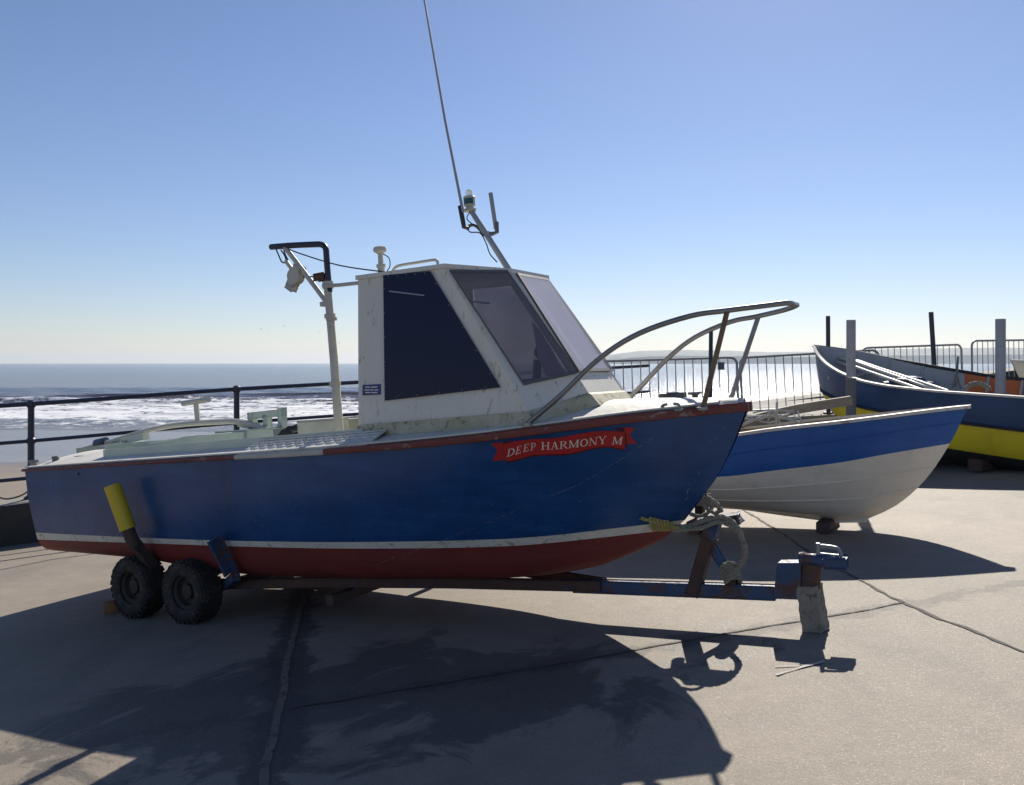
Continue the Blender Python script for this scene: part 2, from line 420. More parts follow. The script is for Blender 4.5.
def strip(name, pts, w, m, jit=.35, lift=.004, seg=.06):
    """a crack or joint laid on the slope"""
    bm = nb(); P = []
    for a, b in zip(pts, pts[1:]):
        n = max(2, int((b-a).length/seg))
        P += [a.lerp(b, k/n) for k in range(n)]
    P.append(pts[-1]); prev = None; off = 0
    for i, p in enumerate(P):
        d = (P[min(i+1, len(P)-1)] - P[max(i-1, 0)]).normalized(); s = V((d.y, -d.x, 0)).normalized()
        off = off*.8 + random.uniform(-1, 1)*w*jit
        ww = w*random.uniform(1-jit, 1+jit)/2
        a = p + s*(off-ww); b = p + s*(off+ww)
        for q in (a, b): q.z = gz(q.x, q.y) + lift
        cur = (bm.verts.new(a), bm.verts.new(b))
        if prev: bm.faces.new((prev[0], prev[1], cur[1], cur[0]))
        prev = cur
    return struct(name, bm, m, smooth_=False)
G = ground
def ext(a, b, k): return b + (b-a)*k
strip('pavement_joint', [G(304, 592), G(290, 650), G(263, 784), ext(G(290, 650), G(263, 784), .8)], .042, M['jointpale'], .13)
strip('pavement_joint', [G(286, 710), G(400, 690), G(560, 664), G(650, 648), G(700, 639), G(826, 617), G(905, 603)], .016, M['joint'], .5)
strip('pavement_joint', [G(735, 505), G(790, 540), G(860, 583), G(940, 619), G(1040, 658)], .022, M['joint'], .45)
strip('pavement_joint', [G(-60, 582), G(0, 570), G(50, 560), G(130, 549)], .03, M['joint'], .3)
strip('chalk_mark', [G(775, 667), G(812, 666)], .012, M['chalk'], .6, .006)
strip('chalk_mark', [G(777, 676), G(824, 662)], .014, M['chalk'], .6, .006)

# sea wall under the railing
def wp(s, n, z): 
    p = R0 + WD*s + WN*n; p.z = z; return p
bm = nb(); secs = []
for k in range(-8, 31):
    s = k*1.0; zt = wall_top(s)
    base = gz(*(R0+WD*s).xy) - .3
    prof = [(-.45, min(base, -1.4)), (-.45, zt-.03), (-.42, zt), (.22, zt), (.25, zt-.03), (.25, -4.2), (-.45, -4.2)]
    secs.append([bm.verts.new(wp(s, n, z)) for n, z in prof])
for A, B in zip(secs, secs[1:]):
    for i in range(len(A)): bm.faces.new((A[i], A[(i+1) % len(A)], B[(i+1) % len(A)], B[i]))
bm.faces.new(secs[0]); bm.faces.new(secs[-1][::-1])
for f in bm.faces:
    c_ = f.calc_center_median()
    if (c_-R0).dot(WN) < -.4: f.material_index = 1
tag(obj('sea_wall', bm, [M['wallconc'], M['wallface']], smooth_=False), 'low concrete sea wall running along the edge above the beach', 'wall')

# raised quay on the right that carries the crowd barriers
def qz(X): return .52 + .055*(X-1.45)
bm = nb(); top = []; 
for i in range(0, 23):
    X = .2 + i*.8; yb = line_y(X) - .52
    a = bm.verts.new((X, 13.85, gz(X, 13.85)-.3)); b = bm.verts.new((X, 13.88, qz(X)))
    c = bm.verts.new((X, yb, qz(X))); d = bm.verts.new((X, yb, -1.5))
    top.append((a, b, c, d))
for A, B in zip(top, top[1:]):
    for k in range(3): bm.faces.new((A[k], B[k], B[k+1], A[k+1]))
bm.faces.new(top[0]); bm.faces.new(top[-1][::-1])
struct('raised_quay', bm, M['wallconc'], smooth_=False)

# beach and sea
bm = nb(); rows = []
def beach_z(Y): return interp(Y, [(5, -1.35), (14, -1.6), (40, -2.95), (62, -3.45), (95, -4.4)])
for j in range(60):
    Y = 5 + 90*(j/59); row = []
    for i in range(81):
        X = -160 + 320*i/80
        row.append(bm.verts.new((X, max(Y, line_y(X)+.1) if Y < 40 else Y, beach_z(max(Y, min(line_y(X), 60))) + .04*math.sin(X*.3+Y*.5))))
    rows.append(row)
for A, B in zip(rows, rows[1:]):
    for i in range(80): bm.faces.new((A[i], A[i+1], B[i+1], B[i]))
struct('beach', bm, M['sand'])
bm = nb(); rows = []
Ys = [56 + k*.45 for k in range(240)]
y = Ys[-1]; st = .6
while y < 11500:
    st *= 1.06; y += st; Ys.append(y)
rnd = random.Random(3)
br = [(rnd.choice((rnd.uniform(100, 132), rnd.uniform(66, 132))), rnd.uniform(-125, 125), rnd.uniform(8, 26), rnd.uniform(.15, .42)) for _ in range(110)]
NXs = 200
for Y in Ys:
    row = []
    hw = 135 if Y < 160 else Y*1.15 if Y > 400 else 135 + (Y-160)*(460-135)/240
    for i in range(NXs+1):
        X = -hw + 2*hw*i/NXs
        z = -3.45
        if Y < 170:
            a = min(1, (Y-56)/25)
            z += a*(.10*math.sin(Y*.55+.6*math.sin(X*.06)) + .05*math.sin(X*.5+Y*.9) + .03*math.sin(X*1.3-Y*1.7))
            for by, bx, bw, bh in br:
                dy = Y - by - 2.5*math.sin(X*.05+bx)
                if -2.5 < dy < 5 and abs(X-bx) < bw:
                    e = 1-((X-bx)/bw)**2
                    z += bh*e*(math.exp(-(dy/(.5 if dy < 0 else 1.8))**2))
        row.append(bm.verts.new((X, Y, z)))
    rows.append(row)
for A, B in zip(rows, rows[1:]):
    for i in range(NXs): bm.faces.new((A[i], A[i+1], B[i+1], B[i]))
struct('sea_water', bm, M['water'], ang=180)

# headland across the bay
bm = nb(); DH = 5200
prof = [(600, 363), (612, 357.5), (630, 353), (650, 350.5), (700, 349.5), (745, 350.5), (790, 352), (850, 351), (900, 349), (960, 348), (1030, 347), (1120, 348), (1250, 352), (1400, 358), (1500, 363)]
rows = []
for k in range(0, 181):
    xp = 600 + 900*k/180
    X = (xp-HX)/FPX*DH; hz = (HY-interp(xp, prof))/FPX*DH + 5 + random.uniform(-1.2, 1.2)
    rows.append([bm.verts.new((X, DH-40, -6)), bm.verts.new((X, DH, hz*.55-3)), bm.verts.new((X, DH+350, hz)), bm.verts.new((X, DH+1500, hz*.9)), bm.verts.new((X, DH+2500, -6))])
for A, B in zip(rows, rows[1:]):
    for i in range(4): bm.faces.new((A[i], B[i], B[i+1], A[i+1]))
struct('headland_hills', bm, M['hillm'])

# ------------------------------------------------------------------ generic boat hull from key lines
def hull_rows(keys, L, subs, ns=44, y_of=None):
    """keys: list of (t0, ytab, ztab) from gunwale to keel; returns grid of local points for one side"""
    grid = []
    for i in range(ns+1):
        s = (i/ns)**1.35
        pts = []
        for t0, yt, zt in keys:
            t = t0 + (L-t0)*s
            pts.append(V((t, max(0, smooth(t, yt)), smooth(t, zt))))
        row = []
        for k in range(len(pts)-1):
            p0 = pts[max(k-1, 0)]; p1 = pts[k]; p2 = pts[k+1]; p3 = pts[min(k+2, len(pts)-1)]
            for q in range(subs[k]):
                u = q/subs[k]
                p = .5*((2*p1)+(p2-p0)*u+(2*p0-5*p1+4*p2-p3)*u*u+(3*p1-p0-3*p2+p3)*u**3)
                if p.y < 0: p.y = 0
                row.append(p)
        row.append(pts[-1]); grid.append(row)
    return grid
def hull_mesh(fr, near, far, matrow, transom=True):
    """near/far: grids (rows of local points, y>=0 magnitude); near goes to -y"""
    bm = nb(); vn = []; vf = []
    for a, b in zip(near, far):
        vn.append([bm.verts.new(fr.W(p.x, -p.y, p.z)) for p in a])
        vf.append([bm.verts.new(fr.W(p.x, p.y, p.z)) for p in b])
    n = len(near[0])
    for g in (vn, vf):
        for A, B in zip(g, g[1:]):
            for k in range(n-1):
                f = bm.faces.new((A[k], A[k+1], B[k+1], B[k])); f.material_index = matrow[k]
    if transom:
        A, B = vn[-1], vf[-1]
        for k in range(n-1):
            f = bm.faces.new((A[k], A[k+1], B[k+1], B[k])); f.material_index = matrow[k]
    bmesh.ops.remove_doubles(bm, verts=bm.verts[:], dist=.0025)
    bmesh.ops.recalc_face_normals(bm, faces=bm.faces[:])
    return bm
def bvh_of(o):
    off = root_offset(o)
    return BVHTree.FromPolygons([v.co + off for v in o.data.vertices], [tuple(p.vertices) for p in o.data.polygons])
def hit(tree, x, y, off=.004):
    d = V(((x-HX)/FPX, 1, -(y-HY)/FPX)).normalized()
    loc, n, i, dd = tree.ray_cast(EYE, d)
    if loc is None: return None
    if n.dot(d) > 0: n = -n
    return loc + n*off

# ================================================================== BOAT 1
F1 = Frame((1.435, 5, 1.358), 31, 5)
L1 = 6.42
gy = [(0, .03), (.25, .2), (.6, .42), (1.2, .66), (2, .82), (3, .92), (4, .93), (5, .9), (6.42, .82)]
gzt = [(0, 0), (.25, -.006), (.6, -.02), (1, -.047), (1.5, -.08), (2, -.1), (2.5, -.113), (3, -.122), (4, -.137), (5, -.152), (6.42, -.178)]
sy = [(.47, .004), (.8, .2), (1.2, .42), (2, .66), (3, .8), (4, .84), (5, .82), (6.42, .75)]
KEYS1 = [
 (0, gy, gzt),
 (.2, [(.2, .01), (.45, .17), (.8, .36), (1.2, .54), (2, .76), (3, .885), (4, .905), (5, .88), (6.42, .80)], [(.2, -.38), (1, -.39), (2, -.41), (6.42, -.45)]),
 (.47, sy, [(.47, -.705), (.8, -.722), (1.5, -.752), (6.42, -.76)]),
 (.545, [(.545, .004), (.8, .16), (1.2, .375), (2, .63), (3, .78), (4, .825), (5, .805), (6.42, .735)], [(.545, -.765), (1, -.785), (1.5, -.805), (4, -.80), (6.42, -.825)]),
 (.64, [(.64, .004), (.8, .07), (1.2, .25), (2, .48), (3, .62), (4, .67), (5, .66), (6.42, .6)], [(.64, -.835), (.8, -.90), (1, -.965), (1.5, -1.025), (2, -1.035), (3.5, -1.045), (4, -1.03), (4.5, -1.0), (5, -.965), (6.42, -.95)]),
 (.84, [(.84, .004), (6.42, .012)], [(.84, -.925), (1.2, -1.03), (2, -1.09), (4, -1.10), (6.42, -1.02)]),
]
near = hull_rows(KEYS1, L1, [5, 5, 1, 4, 4], 60)
matrow = [0]*10 + [1] + [2]*8
boat = thing('fishing_boat', F1.W(4, 0, -1.1), 'blue fishing boat with white wheelhouse and red ribbon on its bow, on the near trailer', 'boat')
hull = obj('hull', hull_mesh(F1, near, near, matrow), [M['blue'], M['stripe'], M['red']], boat, ang=60)
T1 = bvh_of(hull)

def sheer(t): return smooth(t, gy), smooth(t, gzt)
# rubbing rail
def rail_sweep(fr, tab, prof, y0=0, sgn=1, ts=None, aft=None):
    bm = nb(); secs = []; prof0 = prof
    for t in ts:
        b, z = tab(t)
        if aft: k_ = smooth(t, aft); prof = [(dy, dz if dz > 0 else dz*k_) for dy, dz in prof0]
        secs.append([bm.verts.new(fr.W(t, sgn*(b+dy), z+dz)) for dy, dz in prof])
    for A, B in zip(secs, secs[1:]):
        for i in range(len(A)): bm.faces.new((A[i], A[(i+1) % len(A)], B[(i+1) % len(A)], B[i]))
    bm.faces.new(secs[0][::-1]); bm.faces.new(secs[-1])
    return bm
ts = [(L1+.02)*(k/70)**1.3 for k in range(71)]
for sg in (-1, 1):
    pr = [(-.02, -.04), (.018, -.036), (.024, -.02), (.022, .002), (.012, .010), (-.02, .010)]
    cuts = sorted(ts + [2.62, 3.46])
    seg = [t for t in cuts if t <= 2.62], [t for t in cuts if 2.62 <= t <= 3.46], [t for t in cuts if t >= 3.46]
    for sgm, mm in zip(seg, ('railred', 'offwhite', 'railred')):
        obj('rubbing_rail', rail_sweep(F1, sheer, pr, 0, sg, sgm, [(0, 1.2), (1.5, 1), (3, .75), (4, .5), (6.4, .38)]), M[mm], boat)
    obj('deck_edge', rail_sweep(F1, sheer, [(-.10, .010), (-.012, .016), (-.012, .026), (-.03, .034), (-.10, .028)], 0, sg, [t for t in ts if t > .12]), M['deck'], boat)
# deck with cockpit opening
bm = nb(); dk = []
for k in range(56):
    t = .03 + (L1-.03)*k/55; b, z = sheer(t); b -= .02
    row = []
    for j in range(13):
        y = -b + 2*b*j/12
        if 2.45 < t < 5.55:            # side decks: squeeze the columns outward
            lim = b-.24
            y = (-b + (b-lim)*j/4) if j <= 4 else (b-(b-lim)*(12-j)/4) if j >= 8 else None
            if y is None: row.append(None); continue
        row.append(bm.verts.new(F1.W(t, y, z + .006 + .12*(1-(y/b)**2)*min(1, (t+.25)/1.2) if b > .01 else 0)))
    dk.append(row)
for A, B in zip(dk, dk[1:]):
    for j in range(12):
        q = (A[j], A[j+1], B[j+1], B[j])
        if all(q): bm.faces.new(q)
obj('deck', bm, M['deck'], boat)
# cockpit well
bm = nb()
lim = lambda t: smooth(t, gy)-.26
pts = [2.42, 3, 3.6, 4.2, 4.8, 5.56]
ring = []
for t in pts:
    z = smooth(t, gzt)
    ring.append([bm.verts.new(F1.W(t, -lim(t), z+.012)), bm.verts.new(F1.W(t, -lim(t)+.05, -.68)), bm.verts.new(F1.W(t, lim(t)-.05, -.68)), bm.verts.new(F1.W(t, lim(t), z+.012))])
for A, B in zip(ring, ring[1:]):
    for i in range(3): bm.faces.new((A[i], B[i], B[i+1], A[i+1]))
bm.faces.new(ring[0]); bm.faces.new(ring[-1][::-1])
obj('cockpit_well', bm, M['palegreen'], boat)
def coam(t): return lim(t)+.012, smooth(t, gzt)+.02
for sg in (-1, 1):
    h = .10 if sg < 0 else .15
    obj('coaming', rail_sweep(F1, coam, [(-.012, -.06), (.012, -.06), (.012, h), (-.012, h)], 0, sg, [2.5+.1*k for k in range(31)]), M['palegreen'], boat)
bm = nb(); beam(bm, F1.W(5.52, -.6, -.08), F1.W(5.52, .6, -.08), .025, .16, F1.u); obj('coaming', bm, M['palegreen'], boat)

# raised engine casing down the middle
bm = nb()
tA, zA = F1.at(131, 448, -.18); tB, zB = F1.at(243, 431, -.18)
prof = [(tA, -.3), (tA, zA-.02), ((tA+tB)/2, (zA+zB)/2+.03), (tB, zB), (tB, -.3)]
poly(bm, [F1.W(t, -.18, z) for t, z in prof], .40, F1.l)
bmesh.ops.bevel(bm, geom=bm.edges[:], offset=.008, segments=1, affect='EDGES')
obj('engine_casing', bm, M['palegreen'], boat)
# steering arm with T handle, and the crossed supports
P0 = lambda x, y, yl=0: F1.P(x, y, yl)
bm = nb(); tube(bm, curve([P0(84, 449), P0(110, 442), P0(150, 430), P0(180, 424.5), P0(215, 422), P0(240, 422), P0(275, 432)], 5), [.026]*31, 8); obj('steering_arm', bm, M['offwhite'], boat)
bm = nb(); tube(bm, [P0(198, 424), P0(196, 402)], .024, 10); tube(bm, [P0(183, 403.5), P0(209, 399.5)], .026, 12); obj('tiller_handle', bm, M['offwhite'], boat)
bm = nb(); beam(bm, P0(84, 453), P0(130, 446), .14, .10, F1.u, .008); beam(bm, P0(124, 441), P0(146, 436), .06, .07, F1.u, .006); obj('steering_bracket', bm, M['palegreen'], boat)
bm = nb(); tube(bm, [P0(97, 444), P0(106, 442)], .05, 12); obj('hydraulic_ram', bm, M['trailerblue'], boat)
bm = nb()
for a, b_ in (((253, 433), (253, 413)), ((250, 416), (284, 412.5)), ((283, 434), (282, 408)), ((268, 431), (267, 415)), ((240, 423), (267, 429)), ((268, 431), (283, 432)), ((275, 438), (283, 424))):
    beam(bm, P0(*a, .05), P0(*b_, .05), .05, .05, F1.l, .006)
obj('gear_frame', bm, M['palegreen'], boat)
bm = nb(); t, z = F1.at(262, 436, .05); box(bm, (0, 0, 0), (.7, .5, .16), F1.M(t, .1, z-.02), .01); obj('engine_hatch', bm, M['palegreen'], boat)
bm = nb(); t, z = F1.at(350, 425, -.1); box(bm, (0, 0, -.12), (.5, .5, .34), F1.M(t+.05, -.1, z), .015); obj('locker', bm, M['offwhite'], boat)

# perforated tread plate on the side deck
def plate():
    bm = nb(); y0, y1 = .90-.235, .90-.03
    t0, t1 = 2.30, 3.46; n, k = 26, 5
    for i in range(n):
        for j in range(k):
            ta = t0+(t1-t0)*(i+.5)/n; s = .45 if (i+j) % 2 else -.45
            y = smooth(ta, gy) - .235 + .2*(j+.5)/k
            z = smooth(ta, gzt) + .105 - .088*(j+.5)/k
            c = F1.M(ta, -y, z)
            box(bm, (0, 0, 0), (.042, .012, .008), c @ Matrix.Rotation(s, 4, 'Z'))
    for i in range(14):
        ta, tb = t0+(t1-t0)*i/14, t0+(t1-t0)*(i+1)/14
        q = []
        for t, yy, dz in ((ta, -.245, .096), (ta, -.02, .009), (tb, -.02, .009), (tb, -.245, .096)):
            q.append(F1.W(t, -(smooth(t, gy)+yy), smooth(t, gzt)+dz))
        poly(bm, q, .006, F1.u)
    return bm
obj('tread_plate', plate(), M['whiteplate'], boat)

# ---- wheelhouse: octagonal front, raked screens
def qpt(x, y, yl): t, z = F1.at(x, y, yl); return V((t, yl, z))
A0 = qpt(358, 440, -.62); A1 = qpt(358, 278, -.55)
B1_ = qpt(444, 266.5, -.52); B0 = qpt(536, 424, -.57)
C1_ = qpt(511, 271.5, -.255); C0 = qpt(594, 402, -.275)
A0.z -= .06; B0 = B0 + (B0-B1_).normalized()*.10; C0 = C0 + (C0-C1_).normalized()*.12
mir = lambda p: V((p.x, -p.y, p.z))
Lw = lambda p: F1.W(p.x, p.y, p.z)
# window outlines sighted on the planes of the panels
def on_plane(x, y, a, b, c):
    a, b, c = Lw(a), Lw(b), Lw(c); n = (b-a).cross(c-a)
    d = V(((x-HX)/FPX, 1, -(y-HY)/FPX)); k = (a-EYE).dot(n)/d.dot(n)
    return F1.L(EYE + d*k)
side = [A0, A1, B1_, B0]
wside = [on_plane(x, y, A0, A1, B1_) for x, y in ((387.5, 398.5), (386, 277.5), (431, 273.5), (498.5, 385.5))]
quar = [B0, B1_, C1_, C0]
wquar = [on_plane(x, y, B0, B1_, C1_) for x, y in ((523, 383), (452, 273.5), (507.5, 273.5), (575, 371.5))]
cent = [C0, C1_, mir(C1_), mir(C0)]
def cen(u, v): 
    lo = C0.lerp(mir(C0), u); hi = C1_.lerp(mir(C1_), u); return lo.lerp(hi, v)
wcent = [cen(.07, .305), cen(.09, .97), cen(.91, .97), cen(.93, .305)]
cab = thing  # (placeholder name kept local)
def ring_panel(bm, outer, inner, m0=0, cut=None):
    o = [bm.verts.new(Lw(p)) for p in outer]; i = [bm.verts.new(Lw(p)) for p in inner]
    for k in range(4): bm.faces.new((o[k], o[(k+1) % 4], i[(k+1) % 4], i[k]))
bm = nb()
for o_, i_ in ((side, wside), (quar, wquar), (cent, wcent)):
    ring_panel(bm, o_, i_)
    if o_ is not cent: ring_panel(bm, [mir(p) for p in o_][::-1], [mir(p) for p in i_][::-1])
bk = [bm.verts.new(Lw(p)) for p in (A0, A1, mir(A1), mir(A0))]        # aft bulkhead with an open doorway
dr = [bm.verts.new(Lw(p)) for p in (V((A0.x, -.02, A0.z+.03)), V((A1.x, -.02, A1.z-.12)), V((A1.x, .40, A1.z-.12)), V((A0.x, .42, A0.z+.03)))]
for k in range(4): bm.faces.new((bk[k], bk[(k+1) % 4], dr[(k+1) % 4], dr[k]))
bmesh.ops.remove_doubles(bm, verts=bm.verts[:], dist=.002)
solid(bm, .016)
wh = obj('wheelhouse', bm, M['cabin'], boat, smooth_=False)
# roof: slightly crowned lid with an overhanging lip
bm = nb()
out = [A1, B1_, C1_, mir(C1_), mir(B1_), mir(A1)]
cx = sum((p.x for p in out))/6
def grow(p, k, dz): return V((p.x + (k if p.x > cx else -k)*.6, p.y*(1+k*1.2), p.z+dz))
lo = [bm.verts.new(Lw(grow(p, .022, -.012))) for p in out]; hi = [bm.verts.new(Lw(grow(p, .02, .018))) for p in out]
mid_ = [bm.verts.new(Lw(V((cx+(p.x-cx)*.6, p.y*.6, p.z+.045)))) for p in out]; cv = bm.verts.new(Lw(V((cx, 0, 1.085))))
for k in range(6):
    j = (k+1) % 6
    bm.faces.new((lo[k], lo[j], hi[j], hi[k])); bm.faces.new((hi[k], hi[j], mid_[j], mid_[k])); bm.faces.new((mid_[k], mid_[j], cv))
bm.faces.new(lo)
obj('roof', bm, M['cabin'], wh, smooth_=False)
def pane(inner, m, label=None, k=1.03, off=.012):
    c = sum((Lw(p) for p in inner), V())/4
    P = [c + (Lw(p)-c)*k for p in inner]
    n = (P[1]-P[0]).cross(P[2]-P[0]).normalized()
    if n.dot(EYE-c) < 0 and inner[0].y < .01: n = -n
    if inner[0].y > .3:
        n = n if n.dot(F1.l) > 0 else -n
    bm = nb(); poly(bm, [p + n*off for p in P], .006, n)
    o = obj('window', bm, m, wh, smooth_=False)
    if label: o['label'] = label
    return o, P, n
def trim(inner, m, k0=1.0, k1=1.06, off=.019, nm='window_frame'):
    c = sum((Lw(p) for p in inner), V())/4
    n = (Lw(inner[1])-Lw(inner[0])).cross(Lw(inner[2])-Lw(inner[0])).normalized()
    if n.dot(EYE-c) < 0: n = -n
    bm = nb()
    a = [bm.verts.new(c+(Lw(p)-c)*k0+n*off) for p in inner]; b = [bm.verts.new(c+(Lw(p)-c)*k1+n*off) for p in inner]
    a2 = [bm.verts.new(v.co - n*.006) for v in a]; b2 = [bm.verts.new(v.co-n*.014) for v in b]
    for k in range(4):
        j = (k+1) % 4
        bm.faces.new((a[k], a[j], b[j], b[k])); bm.faces.new((b[k], b[j], b2[j], b2[k])); bm.faces.new((a[k], a[j], a2[j], a2[k]))
    return obj(nm, bm, m, wh, smooth_=False)
pane(wside, M['glassdark'], 'dark blue opaque side window', 1.035)
pane(wquar, M['glassmid'], 'smoky grey angled window')
pane(wcent, M['glasslav'], 'pale lavender front window')
pane([mir(p) for p in wquar], M['glasslav']); pane([mir(p) for p in wside], M['glasslav'])
trim(wquar, M['darkgrey'], 1.0, 1.045); trim(wcent, M['darkgrey'], .985, 1.04)
# screws round the side window
cS = sum((Lw(p) for p in wside), V())/4; nS = (Lw(wside[1])-Lw(wside[0])).cross(Lw(wside[2])-Lw(wside[0])).normalized()
if nS.dot(EYE-cS) < 0: nS = -nS
for k in range(4):
    a, b_ = Lw(wside[k]), Lw(wside[(k+1) % 4])
    for q in range(5):
        p = a.lerp(b_, (q+.5)/5); p = cS+(p-cS)*1.005+nS*.02
        bm = nb(); bmesh.ops.create_uvsphere(bm, u_segments=6, v_segments=4, radius=.005, matrix=Matrix.Translation(p)); obj('screw', bm, M['galv'], wh)
# stained foot moulding where the wheelhouse meets the foredeck
bm = nb()
foot = [A0, B0, C0, mir(C0), mir(B0), mir(A0)]
zd = lambda p: smooth(max(0, p.x), gzt) + .12*(1-(p.y/ max(.1, smooth(p.x, gy)-.02))**2)
ins = [(A0, A1), (B0, B1_), (C0, C1_), (mir(C0), mir(C1_)), (mir(B0), mir(B1_))]
rr = []
for p, q in ins:
    d = (q-p); 
    k0 = (zd(p)+.004-p.z)/d.z; k1 = (zd(p)+.075-p.z)/d.z
    o0 = p+d*k0; o1 = p+d*k1
    o0.y *= 1.03; o1.y *= 1.022
    if abs(p.y) < .5: o0.x -= .03; o1.x -= .016
    rr.append((bm.verts.new(Lw(o0)), bm.verts.new(Lw(o1)), bm.verts.new(Lw(o1+V((.02, 0, .012)))) ))
for a, b_ in zip(rr, rr[1:]):
    bm.faces.new((a[0], b_[0], b_[1], a[1])); bm.faces.new((a[1], b_[1], b_[2], a[2]))
obj('foot_moulding', bm, M['cabindirty'], wh, smooth_=False)
# bar and strip painting a light streak into both windows, and a drawn curtain
bm = nb(); nq = (Lw(wquar[1])-Lw(wquar[0])).cross(Lw(wquar[2])-Lw(wquar[0])).normalized()
if nq.dot(EYE-Lw(wquar[0])) < 0: nq = -nq
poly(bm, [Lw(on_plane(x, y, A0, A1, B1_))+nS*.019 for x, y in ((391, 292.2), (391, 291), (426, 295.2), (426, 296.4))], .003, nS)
obj('light_streak_strip', bm, M['grey'], wh, smooth_=False)
bm = nb(); tube(bm, [Lw(on_plane(468, 299, B0, B1_, C1_))-nq*.03, Lw(on_plane(490, 301, B0, B1_, C1_))-nq*.03], .007, 8); obj('light_streak_bar', bm, M['hullwhite'], wh)
bm = nb(); cc = [(533, 317), (541, 326), (553, 345), (566, 369), (548, 374), (539, 352)]
poly(bm, [Lw(on_plane(x, y, B0, B1_, C1_))-nq*.06 for x, y in cc], .006, nq); obj('curtain', bm, paint('pink_curtain', (.62, .46, .52), (.5, .36, .42), None, .2, 12, .9), wh, smooth_=False)
# helm seen through the glass
bm = nb(); t, z = F1.at(541, 352, 0); 
tube(bm, [F1.W(t+.1, 0, -.05), F1.W(t+.03, 0, z-.05)], .03, 8); bmesh.ops.create_uvsphere(bm, u_segments=12, v_segments=8, radius=.05, matrix=Matrix.Translation(F1.W(t, 0, z)))
box(bm, (0, 0, 0), (.25, .5, .05), F1.M(t+.05, 0, z-.22), .01)
obj('helm', bm, M['black'], wh)
bm = nb(); box(bm, (0, 0, 0), (.06, .9, .22), F1.M(1.5, 0, .1), .01); box(bm, (0, 0, 0), (.4, .35, .12), F1.M(2.1, .28, .18), .03); obj('dashboard', bm, M['interior'], wh)
# builder's plate
t0, z0 = F1.at(363, 396, -.63); t1, z1 = F1.at(381, 384.5, -.63)
def sidept(x, y, off):
    p = on_plane(x, y, A0, A1, B1_); return Lw(p) + nS*off
bm = nb(); poly(bm, [sidept(x, y, .002) for x, y in ((363, 395.5), (363, 385), (381, 384), (381, 394.5))], .004, nS); pl = obj('maker_plate', bm, M['plateblue'], wh, smooth_=False)
bm = nb()
for yy in (387.2, 390, 392.6):
    for xa, xb in (((366, 371), (372, 378)) if yy != 390 else ((365, 370), (371, 374), (375, 379))):
        poly(bm, [sidept(xa, yy+.5, .0065), sidept(xa, yy-.5, .0065), sidept(xb, yy-.6, .0065), sidept(xb, yy+.4, .0065)], .001, nS)
o = obj('plate_text', bm, M['letter'], wh, smooth_=False)

# roof fittings
def part_tube(name, pts, r, m, par=boat, n=10, sub=None):
    bm = nb(); tube(bm, curve(pts, sub) if sub else pts, r, n); return obj(name, bm, M[m], par)
part_tube('handrail', [P0(393, 271, -.3), P0(395, 268, -.3), P0(400, 265.5, -.3), P0(418, 262.5, -.3), P0(434, 260, -.3), P0(437, 261, -.3), P0(438, 265, -.3)], .011, 'offwhite', wh, 8, 4)
tp, zp = F1.at(381.5, 272, -.35)
MU = F1.M(tp, -.35, zp)
bm = nb(); lathe(bm, [(0, -.02), (.026, -.02), (.026, .03), (.034, .035), (.034, .055), (.02, .06), (.018, .13), (.03, .14), (.047, .15), (.05, .165), (.045, .18), (.02, .19), (0, .192)], MU, 18); obj('satellite_antenna', bm, M['offwhite'], wh)
part_tube('antenna_lead', [P0(383, 254, -.35), P0(389, 258, -.35), P0(390, 266, -.35), P0(387, 271, -.35)], .004, 'cord', wh, 6, 4)
# roof mast leaning aft with lamp and aerials
part_tube('mast', [P0(512, 275, -.05), P0(490, 240, -.05), P0(468, 206, -.05)], [.024, .021, .019], 'grey')
tm, zm = F1.at(470, 210, -.05)
ML = F1.M(tm, -.05, zm)
bm = nb(); lathe(bm, [(0, -.01), (.045, -.01), (.045, .006), (.028, .012), (.03, .03), (.042, .032), (.042, .085), (.045, .09), (.04, .098), (0, .1)], ML, 20); lamp = obj('navigation_lamp', bm, M['offwhite'], boat)
bm = nb(); lathe(bm, [(0, .095), (.025, .096), (.026, .12), (.022, .14), (.012, .148), (0, .149)], ML, 16); obj('lens', bm, M['lens'], lamp)['label'] = 'clear dome lens on top'
bm = nb()
for k in range(8):
    a0 = math.radians(200+ k*14); a1 = a0+math.radians(14)
    q = [ML @ V((.0435*math.cos(a), .0435*math.sin(a), z)) for a, z in ((a0, .038), (a1, .038), (a1, .08), (a0, .08))]
    bm.faces.new([bm.verts.new(p) for p in q])
obj('lens', bm, M['greenlens'], lamp)['label'] = 'dark green side lens'
part_tube('whip_aerial', [P0(463, 212, -.15), P0(445, 120, -.15), P0(424, -2, -.15), P0(418, -40, -.15)], [.011, .009, .007, .005], 'grey', boat, 8)
part_tube('aerial_clamp', [P0(460, 206, -.15), P0(462.5, 219, -.15), P0(464, 227, -.14), P0(468, 228, -.10)], .017, 'black', boat, 10)
part_tube('clamp_arm', [P0(466, 228, -.10), P0(474, 225, -.06), P0(486, 233, -.03), P0(494, 233, .0)], .012, 'darkgrey', boat, 8, 4)
part_tube('short_aerial', [P0(490.5, 193, 0), P0(496, 229, 0)], .016, 'grey', boat, 12)
part_tube('aerial_clamp', [P0(496.5, 222, 0), P0(497, 232, 0), P0(492, 234, 0), P0(487, 233, -.02)], .016, 'darkgrey', boat, 10)
part_tube('aerial_lead', [P0(466, 226, -.12), P0(470, 232, -.1), P0(480, 233, -.08), P0(486, 243, -.08), P0(490, 254, -.08), P0(497, 262, -.08)], .0045, 'cord', boat, 6, 4)
